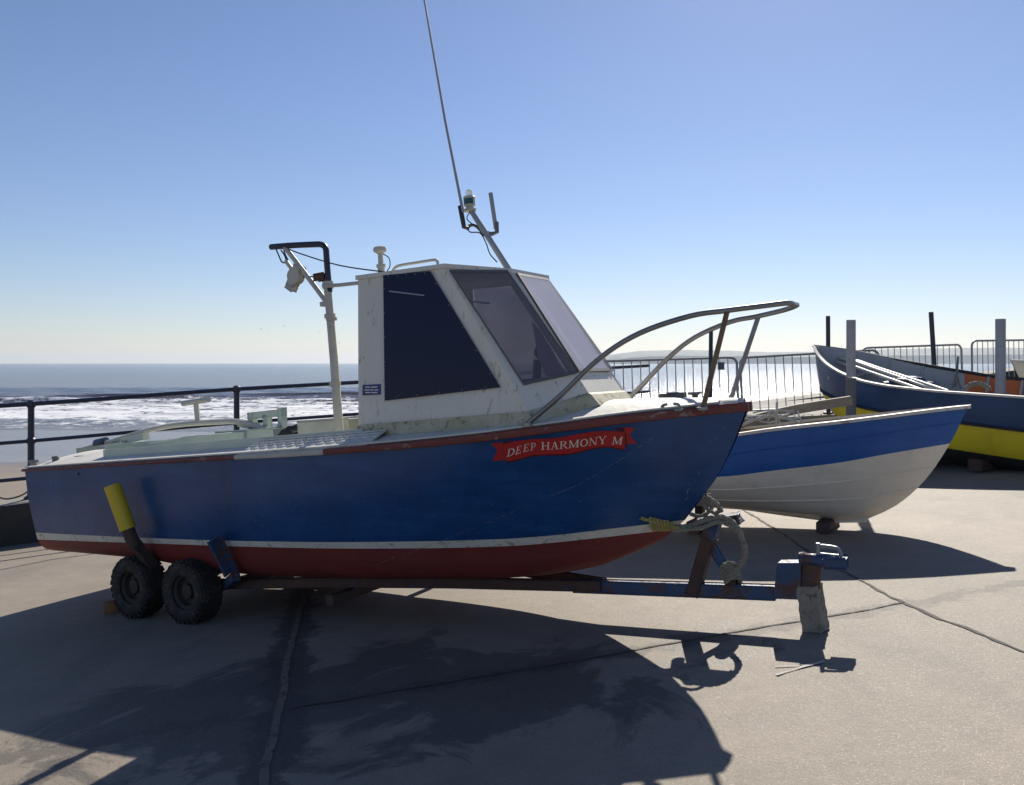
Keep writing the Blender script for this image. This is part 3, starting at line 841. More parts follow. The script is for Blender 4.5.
part_tube('aerial_lead', [P0(470, 212, -.1), P0(467, 219, -.1), P0(476, 227, -.08), P0(484, 236, -.08)], .004, 'cord', boat, 6, 4)

# gallows mast with pulley by the cockpit
ym = -.45
gp = lambda x, y, yy=ym: F1.P(x, y, yy)
part_tube('gallows_post', [gp(341, 446), gp(339, 430), gp(334, 360), gp(328, 292), gp(327, 284)], [.036, .034, .031, .029, .028], 'offwhite', boat, 14)
part_tube('gallows_bend', [gp(329.5, 292), gp(327.5, 270), gp(326.5, 256), gp(325.5, 248), gp(321, 244.5), gp(312, 244.5), gp(290, 245.5), gp(271, 247)], .023, 'navyiron', boat, 12, 4)
part_tube('gallows_strut', [gp(328, 304), gp(304, 272), gp(283, 244.5)], .019, 'offwhite', boat, 10)
part_tube('gallows_brace', [gp(323, 286, -.5), gp(340, 285, -.5), gp(358, 283, -.52)], .014, 'offwhite', boat, 10)
for (x, y), h in (((328, 285), .05), ((330, 316), .03), ((331.5, 319), .02), ((335, 384), .04), ((325.5, 304), .03)):
    bm = nb(); t, z = F1.at(x, y, ym); lathe(bm, [(.02, -h/2), (.042, -h/2), (.042, h/2), (.02, h/2)], F1.M(t, ym, z), 14)
    obj('pipe_collar', bm, M['offwhite'], boat)
bm = nb(); tube(bm, curve([gp(276, 249), gp(279, 256), gp(282, 262), gp(286, 262), gp(285, 256), gp(281, 250)], 4), .006, 6)
tube(bm, curve([gp(283, 246), gp(285, 254), gp(288, 260)], 4), .006, 6); obj('pulley_strop', bm, M['cord'], boat)
bm = nb()
t, z = F1.at(296, 276, ym); Mp = F1.M(t, ym, z) @ Matrix.Rotation(math.radians(-35), 4, 'Y')
for dy in (-.03, .03):
    lathe(bm, [(0, dy-.006), (.06, dy-.006), (.064, dy), (.06, dy+.006), (0, dy+.006)], Mp @ Matrix.Rotation(math.pi/2, 4, 'X') @ Matrix.Scale(1, 4), 18)
lathe(bm, [(0, -.026), (.052, -.026), (.035, 0), (.052, .026), (0, .026)], Mp @ Matrix.Rotation(math.pi/2, 4, 'X'), 18)
tube(bm, [gp(286, 261), gp(292, 269)], .017, 8); box(bm, (0, 0, 0), (.05, .07, .16), Mp, .01); box(bm, (.0, 0, -.09), (.07, .05, .05), Mp, .008)
obj('pulley_block', bm, M['offwhite'], boat)
part_tube('stay_wire', [gp(284, 247), gp(300, 253.5), gp(340, 265.5), gp(385, 272, -.38)], .005, 'cord', boat, 6, 4)
part_tube('stay_wire', [gp(303, 277), gp(325, 276)], .005, 'cord', boat, 6)
bm = nb(); t, z = F1.at(321, 277, ym); box(bm, (0, 0, 0), (.09, .05, .04), F1.M(t, ym, z), .01); obj('shackle', bm, M['rust'], boat)

# bow pulpit
pts = [(527, 424, -.64), (560, 396, -.60), (600, 358, -.56), (640, 333, -.49), (690, 316, -.40), (726, 310.5, -.34), (765, 305.5, -.23), (787, 303, -.12), (794, 304.5, 0)]
lp = []
for x, y, yl in pts:
    t, z = F1.at(x, y, yl); lp.append(V((t, yl, z)))
full = lp + [mir(p) for p in lp[:-1]][::-1]
part_tube('pulpit_rail', [Lw(p) for p in full], .0165, 'steel', boat, 12, 5)
for sg in (-1, 1):
    tb, zb = F1.at(702, 408, -.26); tt, zt = F1.at(727, 312, -.34)
    part_tube('pulpit_stanchion', [F1.W(tb, sg*.26, zb-.02), F1.W(tt, sg*.34, zt)], .0155, 'brownsteel' if sg < 0 else 'steel', boat, 10)
    bm = nb(); lathe(bm, [(0, -.01), (.035, -.01), (.035, .008), (.018, .012), (.016, .02)], F1.M(tb, sg*.26, zb-.002), 12); obj('stanchion_foot', bm, M['steel'], boat)
    p = lp[0]; bm = nb(); lathe(bm, [(0, -.01), (.035, -.01), (.035, .008), (.018, .012)], F1.M(p.x, sg*abs(p.y), p.z+.0), 12); obj('stanchion_foot', bm, M['steel'], boat)
# fairlead, bitts, cleats
for sg in (-1, 1):
    bm = nb(); t, z = F1.at(670, 410, -.3)
    tube(bm, curve([F1.W(t+.05, sg*.30, z), F1.W(t+.045, sg*.3, z+.028), F1.W(t+.015, sg*.3, z+.035)], 4), .009, 8)
    tube(bm, curve([F1.W(t-.05, sg*.27, z), F1.W(t-.045, sg*.27, z+.028), F1.W(t-.015, sg*.27, z+.035)], 4), .009, 8)
    box(bm, (0, 0, -.002), (.14, .03, .012), F1.M(t, sg*.285, z), .003)
    obj('fairlead', bm, M['galv'], boat)
bm = nb(); t, z = .55, .05
box(bm, (0, 0, 0), (.16, .05, .03), F1.M(t, .18, z+.02), .008); box(bm, (0, 0, 0), (.05, .05, .08), F1.M(t, .18, z), .008); lathe(bm, [(0, 0), (.05, 0), (.05, .02), (.02, .03), (.02, .05), (.045, .055), (.045, .07), (0, .07)], F1.M(t-.18, .1, z-.03), 14)
obj('mooring_bitt', bm, M['darkgrey'], boat)
for x, y, yl in ((33, 462, -.72), (80, 455, -.5)):
    bm = nb(); t, z = F1.at(x, y, yl); z = smooth(t, gzt)+.05; M_ = F1.M(t, yl, z)
    box(bm, (0, 0, .0), (.05, .03, .03), M_, .004); box(bm, (0, 0, .02), (.13, .022, .016), M_, .005)
    obj('cleat', bm, M['galv'], boat)
for x, y, yl in ((40, 461, -.6), (62, 457, -.3)):
    bm = nb(); t, z = F1.at(x, y, yl); t = min(t, 6.3); lathe(bm, [(0, 0), (.03, 0), (.03, .05), (.036, .055), (.03, .07), (0, .072)], F1.M(t, yl, smooth(t, gzt)+.03), 12); obj('deck_filler', bm, M['darkgrey'], boat)
part_tube('drain', [hit(T1, 78, 474, -.01), hit(T1, 78, 474, .012)], .012, 'darkgrey', boat, 8)

# ---- name ribbon and lettering, laid on the planking
def decal_grid(name, top, bot, m, off, nx=40, ny=4, par=hull):
    bm = nb(); g = []
    xa, xb = top[0][0], top[-1][0]
    for i in range(nx+1):
        u = i/nx; xt = xa+(xb-xa)*u; xbm = bot[0][0]+(bot[-1][0]-bot[0][0])*u
        a = (xt, smooth(xt, top)); b_ = (xbm, smooth(xbm, bot)); col = []
        for j in range(ny+1):
            v = j/ny; p = hit(T1, a[0]+(b_[0]-a[0])*v, a[1]+(b_[1]-a[1])*v, off); col.append(bm.verts.new(p))
        g.append(col)
    for A, B in zip(g, g[1:]):
        for j in range(ny): bm.faces.new((A[j], B[j], B[j+1], A[j+1]))
    return obj(name, bm, m, par)
zx = lambda x: 480 + x/5.689
zy = lambda y: 410 + y/5.686
Z = lambda pts: [(zx(a), zy(b)) for a, b in pts]
def decal_poly(bm, pts, off):
    ps = [hit(T1, x, y, off) for x, y in pts]
    if None in ps: return
    bm.faces.new([bm.verts.new(p) for p in ps])
bm = nb()
decal_poly(bm, Z([(60, 190), (130, 182), (135, 222), (100, 225)]), .0035); decal_poly(bm, Z([(100, 225), (135, 222), (150, 282), (72, 290)]), .0035)
obj('ribbon_tail', bm, M['ribbon'], hull, smooth_=False); bm = nb()
decal_poly(bm, Z([(815, 97), (882, 100), (850, 140), (820, 140)]), .0035); decal_poly(bm, Z([(820, 140), (850, 140), (890, 190), (828, 192)]), .0035)
tl = obj('ribbon_tail', bm, M['ribbon'], hull, smooth_=False)
bm = nb(); decal_poly(bm, Z([(128, 184), (190, 172), (188, 190), (136, 198)]), .0042); obj('ribbon_fold', bm, M['ribbondark'], hull, smooth_=False); bm = nb(); decal_poly(bm, Z([(762, 104), (822, 100), (822, 124), (790, 118)]), .0042)
decal_poly(bm, Z([(822, 124), (834, 140), (836, 200), (824, 215)]), .0042)
obj('ribbon_fold', bm, M['ribbondark'], hull, smooth_=False)
decal_grid('ribbon', Z([(128, 196), (180, 180), (300, 164), (400, 160), (480, 150), (560, 134), (690, 118), (760, 118), (824, 126)]),
           Z([(150, 292), (200, 284), (300, 256), (400, 250), (480, 248), (560, 236), (640, 216), (720, 206), (824, 222)]), M['ribbon'], .005)
decal_grid('ribbon_edge', Z([(148, 290), (200, 283), (300, 255), (400, 249), (480, 247), (560, 235), (640, 215), (720, 205), (822, 220)]),
           Z([(148, 298), (200, 291), (300, 263), (400, 257), (480, 255), (560, 243), (640, 223), (720, 212), (822, 229)]), M['ribbondark'], .0056, 40, 1)
def ln(x0, y0, x1, y1, w0, w1=None):
    """stroke with horizontal-cut ends"""
    w1 = w0 if w1 is None else w1
    return [(x0-w0/2, y0), (x0+w0/2, y0), (x1+w1/2, y1), (x1-w1/2, y1)]
def rc(a, b, c, d): return [(a, b), (c, b), (c, d), (a, d)]
def arc(cx, cy, rx, ry, thick, thin, a0, a1, n=14):
    out = []
    for i in range(n):
        q = []
        for a in (a0+(a1-a0)*i/n, a0+(a1-a0)*(i+1)/n):
            r = math.radians(a); w = thin+(thick-thin)*abs(math.cos(r))
            q.append(((cx+rx*math.cos(r), cy+ry*math.sin(r)), (cx+(rx-w)*math.cos(r), cy+(ry-w)*math.sin(r))))
        out.append([q[0][0], q[1][0], q[1][1], q[0][1]])
    return out
TK, TN, SF = .15, .07, .06
GL = {
 'D': [rc(.12, 0, .12+TK, 1), rc(0, 0, .4, SF), rc(0, 1-SF, .4, 1)] + arc(.4, .5, .55, .5, TK+.02, TN, -90, 90),
 'E': [rc(.12, 0, .12+TK, 1), rc(0, 0, .85, SF+.02), rc(0, 1-SF, .8, 1), rc(.2, .47, .62, .54), rc(.78, 0, .85, .25), rc(.73, .76, .8, 1), rc(.56, .38, .62, .63)],
 'P': [rc(.12, 0, .12+TK, 1), rc(0, 0, .42, SF), rc(0, 1-SF, .45, 1), rc(.2, .42, .45, .49)] + arc(.45, .71, .4, .29, TK, TN, -90, 90),
 'H': [rc(.1, 0, .1+TK, 1), rc(.75, 0, .75+TK, 1), rc(.2, .47, .8, .54), rc(0, 0, .36, SF), rc(.64, 0, 1, SF), rc(0, 1-SF, .36, 1), rc(.64, 1-SF, 1, 1)],
 'A': [ln(.14, 0, .47, 1, TN), ln(.83, 0, .5, 1, TK+.02), rc(.24, .32, .72, .38), rc(0, 0, .3, SF), rc(.66, 0, 1, SF)],
 'R': [rc(.12, 0, .12+TK, 1), rc(0, 0, .38, SF), rc(0, 1-SF, .42, 1), rc(.2, .46, .45, .53), ln(.86, 0, .45, .5, TK), rc(.78, 0, 1, SF)] + arc(.42, .73, .38, .27, TK, TN, -90, 90),
 'M': [rc(.1, 0, .1+TN, 1), rc(.78, 0, .78+TK, 1), ln(.5, .05, .16, 1, TK-.02), ln(.5, .05, .84, 1, TN), rc(0, 0, .26, SF), rc(.68, 0, 1.02, SF), rc(0, 1-SF, .24, 1), rc(.76, 1-SF, 1.02, 1)],
 'O': arc(.5, .5, .5, .51, TK+.02, TN, 0, 360, 26),
 'N': [rc(.12, 0, .12+TN, 1), rc(.82, 0, .82+TN, 1), ln(.82, 0, .16, 1, TK), rc(0, 0, .3, SF), rc(0, 1-SF, .25, 1), rc(.7, 1-SF, 1, 1)],
 'Y': [rc(.43, 0, .43+TK, .5), ln(.48, .42, .15, 1, TK), ln(.52, .42, .85, 1, TN), rc(.3, 0, .7, SF), rc(0, 1-SF, .34, 1), rc(.68, 1-SF, 1, 1)],
}
BL = [(150, 266), (200, 252), (245, 238), (290, 228), (350, 224), (430, 221), (520, 213), (590, 205), (650, 196), (700, 190), (750, 192), (810, 194)]
for ch, xa, xb in (('D', 153, 197), ('E', 202, 238), ('E', 246, 281), ('P', 288, 321), ('H', 349, 397), ('A', 403, 447), ('R', 452, 500), ('M', 503, 562), ('O', 568, 612), ('N', 617, 666), ('Y', 671, 720), ('M', 749, 805)):
    bm = nb(); w = xb-xa; ht = 43; xm = (xa+xb)/2
    sl = (smooth(xm+20, BL)-smooth(xm-20, BL))/40
    for pl_ in GL[ch]:
        q = []
        for gx, gy_ in pl_:
            lx = (gx-.5)*w; ly = -gy_*ht
            X = xm + lx - (sl*ly*-1)*0.0 + (-sl)*ly*-1*.6; Y = smooth(xm, BL) + ly + lx*sl
            if ch == 'M' and xa > 700: X += gy_*9
            q.append((X, Y))
        decal_poly(bm, Z(q), .0072)
    obj('letter', bm, M['letter'], hull, smooth_=False)
# scuffed line across the planking
bm = nb()
path = [(652, 438), (635, 450), (610, 466), (580, 484), (540, 500), (500, 517), (450, 538), (400, 556), (372, 566)]
rs_ = random.Random(5)
for i in range(150):
    u = i/149*(len(path)-1); k = min(int(u), len(path)-2); f = u-k
    x = path[k][0]+(path[k+1][0]-path[k][0])*f; y = path[k][1]+(path[k+1][1]-path[k][1])*f
    if rs_.random() < .45: continue
    w = rs_.uniform(.25, .6); l = rs_.uniform(.5, 1.6); y += rs_.uniform(-.5, .5)
    decal_poly(bm, [(x-l, y+l*.55), (x-l, y+l*.55-w), (x+l, y-l*.55-w), (x+l, y-l*.55)], .003)
for i in range(14):
    y = rs_.uniform(425, 500); x = 742-(y-415)*.53-12+rs_.uniform(-2, 2)-rs_.random()*rs_.random()*10
    decal_poly(bm, [(x, y), (x+.7, y), (x-.3, y+2.5), (x-.9, y+2.5)], .003)
for i in range(46):
    x = rs_.uniform(40, 640); y = rs_.uniform(475, 528); l = rs_.uniform(.4, 2.0)
    decal_poly(bm, [(x, y), (x+l, y+.2), (x+l, y+.8), (x, y+.6)], .003)
obj('paint_scuffs', bm, paint('scuff', (.22, .25, .29), None, None, .2, 20, .7), hull, smooth_=False)['kind'] = 'stuff'

# net bundle and bin lying in the cockpit
bm = nb(); t, z = F1.at(305, 433, -.15)
bmesh.ops.create_icosphere(bm, subdivisions=4, radius=1)
for v in bm.verts:
    n = 1+.16*math.sin(v.co.x*7+v.co.z*5)+.12*math.sin(v.co.y*11+v.co.x*9)
    v.co = F1.M(t, -.12, z-.07) @ V((v.co.x*.23*n, v.co.y*.2*n, v.co.z*.13*n))
tag(obj('net_bundle', bm, M['net']), 'black bundle of netting heaped in the cockpit beside the gallows post', 'net')
bm = nb(); t, z = F1.at(327, 440, .1); lathe(bm, [(0, -.35), (.12, -.35), (.15, .0), (.155, .0), (.155, .02), (.14, .02), (.13, -.01), (.11, -.3), (0, -.3)], F1.M(t, .02, z+.03), 22)
tag(obj('grey_tub', bm, M['grey']), 'round grey plastic tub standing in the cockpit behind the gallows post', 'tub')
# stern line
bm = nb(); tube(bm, curve([F1.W(6.34, -.79, -.32), at(24, 494, 8.6), at(8, 499, 8.9), at(-25, 502, 9.6), ground(-90, 560)], 6), .009, 6)
tag(obj('stern_line', bm, M['cord']), 'thin dark line running from the stern of the blue fishing boat', 'rope')

# ================================================================== TRAILER
tr = thing('boat_trailer', F1.W(4.4, 0, -1.42), 'rusty blue boat trailer with four small wheels carrying the blue fishing boat', 'trailer')
def bmp(name, segs, m, par=tr, bev=.006, label=None):
    bm = nb()
    for a, b_, w, h in segs: beam(bm, a, b_, w, h, F1.u, bev)
    o = obj(name, bm, M[m], par)
    if label: o['label'] = label
    return o
def RS(x, y, yl, sg):
    t, z = F1.at(x, y, -yl); return F1.W(t, sg*yl, z)
bmp('drawbar', [(P0(775, 592.5), P0(575, 585.5), .06, .075)], 'trailerblue')
for sg in (-1, 1):
    o = bmp('side_rail', [(RS(600, 586, .03, sg), RS(450, 582.5, .28, sg), .05, .06), (RS(450, 582.5, .28, sg), RS(330, 582, .5, sg), .05, .06), (RS(330, 582, .5, sg), RS(228, 584, .62, sg), .05, .06), (RS(228, 584, .62, sg), F1.W(5.15, sg*.62, -1.17), .05, .06)], 'rust')
for t in (2.9, 4.21, 4.84):
    bmp('crossmember', [(F1.W(t, -.66, -1.19), F1.W(t, .66, -1.19), .06, .06)], 'trailerdark')
def wheel(t, y, zc, sg):
    w = thing if False else None
    c = F1.W(t, y, zc)
    bm = nb(); R = .248; Wd = .10
    MW = F1.M(t, y, zc) @ Matrix.Rotation(math.pi/2, 4, 'X')
    prof = [(.13, -.085), (.15, -.095), (.19, -.10), (.222, -.09), (.236, -.07), (.240, 0), (.236, .07), (.222, .09), (.19, .10), (.15, .095), (.13, .085), (.125, 0), (.13, -.085)]
    lathe(bm, prof, MW, 40)
    for k in range(26):
        a = 2*math.pi*k/26
        for row, (xo, ph) in enumerate(((-.062, 0), (0, .5), (.062, 0))):
            aa = a + ph*2*math.pi/26
            box(bm, (.237, 0, xo), (.018, .040, .050), MW @ Matrix.Rotation(aa, 4, 'Z') @ Matrix.Rotation(.25*(row-1), 4, 'X'), .004)
        for sd in (-1, 1):
            box(bm, (.221, 0, sd*.086), (.026, .026, .020), MW @ Matrix.Rotation(a+.12, 4, 'Z'), .003)
    tyre = None
    hub = nb()
    lathe(hub, [(.128, -.08), (.132, -.07), (.11, -.055), (.10, -.02), (.06, -.015), (.055, -.05), (.03, -.055), (0, -.055)], MW, 24)
    lathe(hub, [(.128, .08), (.132, .07), (.11, .055), (.10, .02), (.06, .015), (.055, .05), (.03, .055), (0, .055)], MW, 24)
    for k in range(4):
        a = k*math.pi/2+.4
        for sd in (-1, 1):
            lathe(hub, [(0, sd*.03), (.009, sd*.03), (.009, sd*.012)], MW @ Matrix.Translation((.08*math.cos(a), .08*math.sin(a), 0)), 6)
    r = bpy.data.objects.new('wheel', None)
    COL.objects.link(r); r.parent = tr; r.location = c - tr.location
    obj('tyre', bm, M['rubber'], r); obj('rim', hub, M['rim'], r)
for sg in (-1, 1):
    for t, z in ((4.20, -1.155), (4.86, -1.15)):
        wheel(t, sg*.80, z, sg)
        bm = nb(); tube(bm, [F1.W(t, sg*.55, z), F1.W(t, sg*.76, z)], .022, 10); beam(bm, F1.W(t-.02, sg*.62, z+.0), F1.W(4.53, sg*.62, -1.17), .03, .06, F1.u, .005)
        obj('suspension_arm', bm, M['trailerdark'], tr)
# side guides: yellow sleeve on the aft one, blue plate on the front one
for sg in (-1, 1):
    # sighted on the near side, mirrored to the far side
    def S(x, y, yl): 
        t, z = F1.at(x, y, yl); return F1.W(t, sg*abs(yl), z)
    bm = nb(); tube(bm, [S(112, 485, -1.06), S(128, 529, -1.0)], .062, 18); o = obj('guide_sleeve', bm, M['yellow'], tr); o['label'] = 'yellow plastic sleeve on the aft guide post'
    bm = nb(); tube(bm, [S(127, 526, -1.0), S(134, 546, -.96)], .05, 12); beam(bm, S(133, 541, -.96), S(153, 566, -.78), .06, .075, F1.l, .006); obj('guide_post', bm, M['trailerdark'], tr)
    bm = nb(); beam(bm, S(213, 539, -.94), S(230, 573, -.84), .02, .10, F1.l, .004); beam(bm, S(219, 537, -.90), S(237, 577, -.80), .05, .02, F1.l, .003); beam(bm, S(236, 577, -.80), S(226, 586, -.64), .06, .06, F1.u, .006)
    o = obj('guide_bracket', bm, M['trailerblue'], tr)
# winch post and snubber
bmp('winch_post', [(P0(693, 594), P0(712, 528), .07, .075)], 'rust', label='rust brown post carrying the bow snubber')
bmp('winch_post_head', [(P0(709, 538), P0(714.5, 520), .078, .083)], 'trailerblue')
bmp('winch_strut', [(P0(728, 573), P0(711, 545), .035, .04), (P0(711, 545), P0(703, 552), .03, .03)], 'trailerblue')
bmp('bow_snubber', [(P0(698, 521.5, -.02), P0(739, 515.5, .02), .12, .03), (P0(735, 517), P0(740, 523), .1, .03)], 'trailerblue')
bm = nb(); tube(bm, [F1.P(694, 530, -.07), F1.P(694, 530, .07)], .035, 14); tube(bm, [P0(705, 532), P0(690, 533)], .018, 8); obj('bow_roller', bm, M['rust'], tr)
bmp('drawbar_lug', [(P0(731, 590), P0(731, 578), .04, .07)], 'rust')
# gusset box and coupling
bm = nb(); pz = [P0(773, 599, -.05), P0(777, 563, -.05), P0(801, 563, -.05), P0(801, 600, -.05)]; poly(bm, pz, .10, F1.l); bmesh.ops.bevel(bm, geom=bm.edges[:], offset=.004, segments=1, affect='EDGES'); obj('gusset_box', bm, M['trailerblue'], tr)
bm = nb(); tube(bm, [P0(809.5, 588), P0(811.5, 563)], .058, 16); obj('coupling_socket', bm, M['rust'], tr)
bm = nb(); tube(bm, [P0(800, 559.5), P0(804, 559.5), P0(806, 560), P0(836, 561)], [.042, .045, .04, .036], 14); box(bm, (0, 0, 0), (.10, .09, .05), F1.M(F1.at(836, 562, 0)[0], 0, F1.at(836, 562, 0)[1]), .012); obj('coupling_head', bm, M['trailerblue'], tr)
bm = nb(); tube(bm, curve([P0(819, 557), P0(818.5, 550), P0(820, 546), P0(834, 547.5), P0(839, 550), P0(841.5, 557)], 4), .011, 8); tube(bm, [P0(820, 554), P0(839, 556)], .01, 8); tube(bm, [P0(818, 556), P0(818, 543)], .012, 8); obj('coupling_handle', bm, M['galv'], tr)

# block under the coupling, brick chock
bm = nb(); t, z = F1.at(812.5, 607, 0)
box(bm, (0, 0, 0), (.115, .12, .262), F1.M(t, 0, z) @ Matrix.Rotation(math.radians(3), 4, 'Y') @ Matrix.Rotation(.15, 4, 'Z'))
bmesh.ops.subdivide_edges(bm, edges=bm.edges[:], cuts=7, use_grid_fill=True)
rb = random.Random(2)
for v in bm.verts: v.co += V((rb.uniform(-1, 1), rb.uniform(-1, 1), rb.uniform(-1, 1)))*.004
tag(obj('concrete_block', bm, M['concretebl']), 'rough concrete block on end under the trailer coupling', 'block')
bm = nb(); g_ = ground(113, 612)
box(bm, (0, 0, .045), (.14, .1, .09), Matrix.Translation(g_) @ Matrix.Rotation(.4, 4, 'Z'), .012)
tag(obj('brick', bm, M['brick']), 'orange brick on the ground chocking the rear trailer wheel', 'brick')

# bow rope: lashing at the forefoot, coil over the winch post
def rope_bm(bm, pts, r, strands=3, twist=55):
    P = curve(pts, 8); n = len(P); acc = 0
    fr_ = []; prev = None
    for i in range(n):
        d = (P[min(i+1, n-1)]-P[max(i-1, 0)]).normalized()
        x = d.orthogonal().normalized() if prev is None else (prev-d*prev.dot(d)).normalized(); prev = x
        fr_.append((x, d.cross(x)))
        acc += 0
    for s in range(strands):
        q = []; L = 0
        for i in range(n):
            if i: L += (P[i]-P[i-1]).length
            a = L*twist + s*2*math.pi/strands; x, y = fr_[i]
            q.append(P[i] + (x*math.cos(a)+y*math.sin(a))*r*.55)
        tube(bm, q, r*.62, 6)
bm = nb()
R = lambda x, y, yl: F1.P(x, y, yl)
rope_bm(bm, [R(676, 527, -.04), R(690, 526, -.07), R(705, 520, -.09), R(722, 517, -.10), R(736, 526, -.10), (R(744, 545, -.09)), R(743, 560, -.08), R(735, 570, -.06), R(727, 575, -.05)], .016)
rope_bm(bm, [R(676, 530, -.05), R(700, 528, -.10), R(720, 522, -.11), R(738, 532, -.09), R(746, 552, -.07), R(738, 568, -.05), R(728, 577, -.03)], .013)
rope_bm(bm, [R(704, 494, .0), R(712, 500, -.05), R(719, 507, -.05), R(716, 513, 0), R(706, 508, .04), R(704, 500, .05), R(709, 495, .04), R(716, 502, .03), R(722, 512, .02)], .012)
rope_bm(bm, [R(688, 508, .05), R(698, 500, .08), R(706, 497, .1), R(712, 507, .08), R(702, 516, .06), R(690, 514, .05)], .012)
for k in range(5):
    x = 729+k*1.0; y = 566+k*3.6
    rope_bm(bm, [R(x-8, y+2, -.05), R(x-1, y-3, -.08), R(x+7, y-1, -.03), R(x+5, y+3, .03), R(x-5, y+4, .03)], .012)
tag(obj('mooring_rope', bm, M['rope']), 'frayed grey rope coiled over the trailer winch post under the bow', 'rope')
bm = nb()
for k in range(9):
    x = 652+k*3.4
    a = hit(T1, x-2, 516+k*.8, .012); b_ = hit(T1, min(x+1, 679), 529, .014)
    if a and b_: rope_bm(bm, [a, a.lerp(b_, .5)+F1.l*-.012, b_], .009)
rope_bm(bm, [p for p in (hit(T1, 640, 517, .012), hit(T1, 655, 521, .015), hit(T1, 668, 524, .015)) if p] + [R(680, 528, -.06), R(692, 531, -.05)], .011)
for k in range(26):
    a = hit(T1, 650+k, 520+rs_.uniform(-2, 3), .014)
    if a: tube(bm, [a, a+V((rs_.uniform(-.02, .02), -.012, rs_.uniform(-.045, .01)))], .0022, 4)
tag(obj('frayed_lashing', bm, M['ropeyel']), 'yellowish frayed rope lashing wrapped on the waterline near the bow', 'rope')

# ================================================================== BOAT 2
F2 = Frame((3.94, 7.16, 1.229), 32, 2)
L2 = 4.6
g2y = [(0, .02), (.3, .2), (.6, .36), (1.2, .58), (2, .75), (3, .8), (3.8, .74), (4.6, .6)]
g2z = [(0, 0), (.3, -.03), (.6, -.066), (1, -.112), (1.5, -.165), (2, -.235), (2.5, -.268), (3, -.275), (4.6, -.22)]
KEYS2 = [
 (0, g2y, g2z),
 (.15, [(.15, .004), (.3, .1), (.6, .25), (1.2, .5), (2, .7), (3, .76), (3.8, .7), (4.6, .56)], [(.15, -.325), (.6, -.40), (1, -.475), (1.5, -.54), (2, -.605), (3, -.64), (4.6, -.6)]),
 (.36, [(.36, .004), (.6, .13), (1.2, .37), (2, .57), (3, .64), (4.6, .42)], [(.36, -.655), (1, -.76), (2, -.80), (4.6, -.78)]),
 (.6, [(.6, .004), (1.0, .14), (1.5, .26), (2, .33), (3, .37), (4.6, .2)], [(.6, -.89), (1, -.98), (2, -.945), (4.6, -.9)]),
 (.86, [(.86, .004), (4.6, .01)], [(.86, -1.035), (1.1, -1.055), (1.6, -1.02), (2, -.985), (4.6, -.97)]),
]
n2 = hull_rows(KEYS2, L2, [6, 5, 4, 3], 46)
# clinker steps: push alternate strakes
for row in n2:
    for k, p in enumerate(row):
        pass
b2 = thing('rowing_boat', F2.W(2.2, 0, -1.05), 'small open boat with bright blue topsides and white bottom, right behind the bow', 'boat')
h2 = obj('hull', hull_mesh(F2, n2, n2, [0]*6+[1]*12), [M['bluebright'], M['hullcream']], b2, ang=60)
# inner skin
inn = [[V((p.x+.02, max(0, p.y-.022), p.z+.004)) for p in r] for r in n2]
obj('inner_planking', hull_mesh(F2, inn, inn, [0]*18), [M['wood']], b2, ang=60)
sh2 = lambda t: (smooth(t, g2y), smooth(t, g2z))
ts2 = [-.02+(L2+.02)*k/50 for k in range(51)]
for sg in (-1, 1):
    obj('gunwale', rail_sweep(F2, sh2, [(-.05, -.015), (.02, -.02), (.024, .008), (-.05, .012)], 0, sg, ts2), M['stripe'], b2)
    for r_, w in ((3, .006), (9, .006), (12, .006)):      # lapped plank edges
        tab = [(row[r_].x, row[r_].y, row[r_].z) for row in n2]
        bm = nb(); tube(bm, [F2.W(t, sg*(y+.001), z) for t, y, z in tab], w, 6); obj('strake_lap', bm, M['bluebright'] if r_ == 3 else M['hullcream'], b2)
for t in (1.4, 2.4, 3.4):
    bm = nb(); w = smooth(t, g2y)-.16; box(bm, (0, 0, 0), (.24, 2*w, .03), F2.M(t, 0, smooth(t, g2z)-.2), .005); obj('thwart', bm, M['wood'], b2)
bm = nb()
tube(bm, [F2.W(t, 0, z-.005) for t, z in ((.86, -1.035), (1.1, -1.055), (1.6, -1.02), (2, -.985), (4.6, -.97))], .022, 6); obj('keel', bm, M['hullcream'], b2)
# dark prop under its keel
for k, (xx, yy) in enumerate(((828, 517), (700, 505))):
    bm = nb(); t, z = F2.at(xx, yy, 0); g0 = F2.W(t, 0, z); gg = gz(g0.x, g0.y); 
    M0 = Matrix.Translation((g0.x, g0.y, gg)) @ Matrix.Rotation(-.55, 4, 'Z')
    box(bm, (0, 0, .05), (.12, .5, .10), M0, .01); box(bm, (0, 0, max(.1, g0.z-gg-.02)/2+.05), (.08, .1, max(.06, g0.z-gg-.08)), M0, .006)
    tag(obj('timber_prop', bm, M['trailerdark']), ('dark timber prop under the keel of the blue and white boat near its bow' if k == 0 else 'dark timber prop under the middle of the blue and white boat'), 'prop', 'props under the blue and white boat')
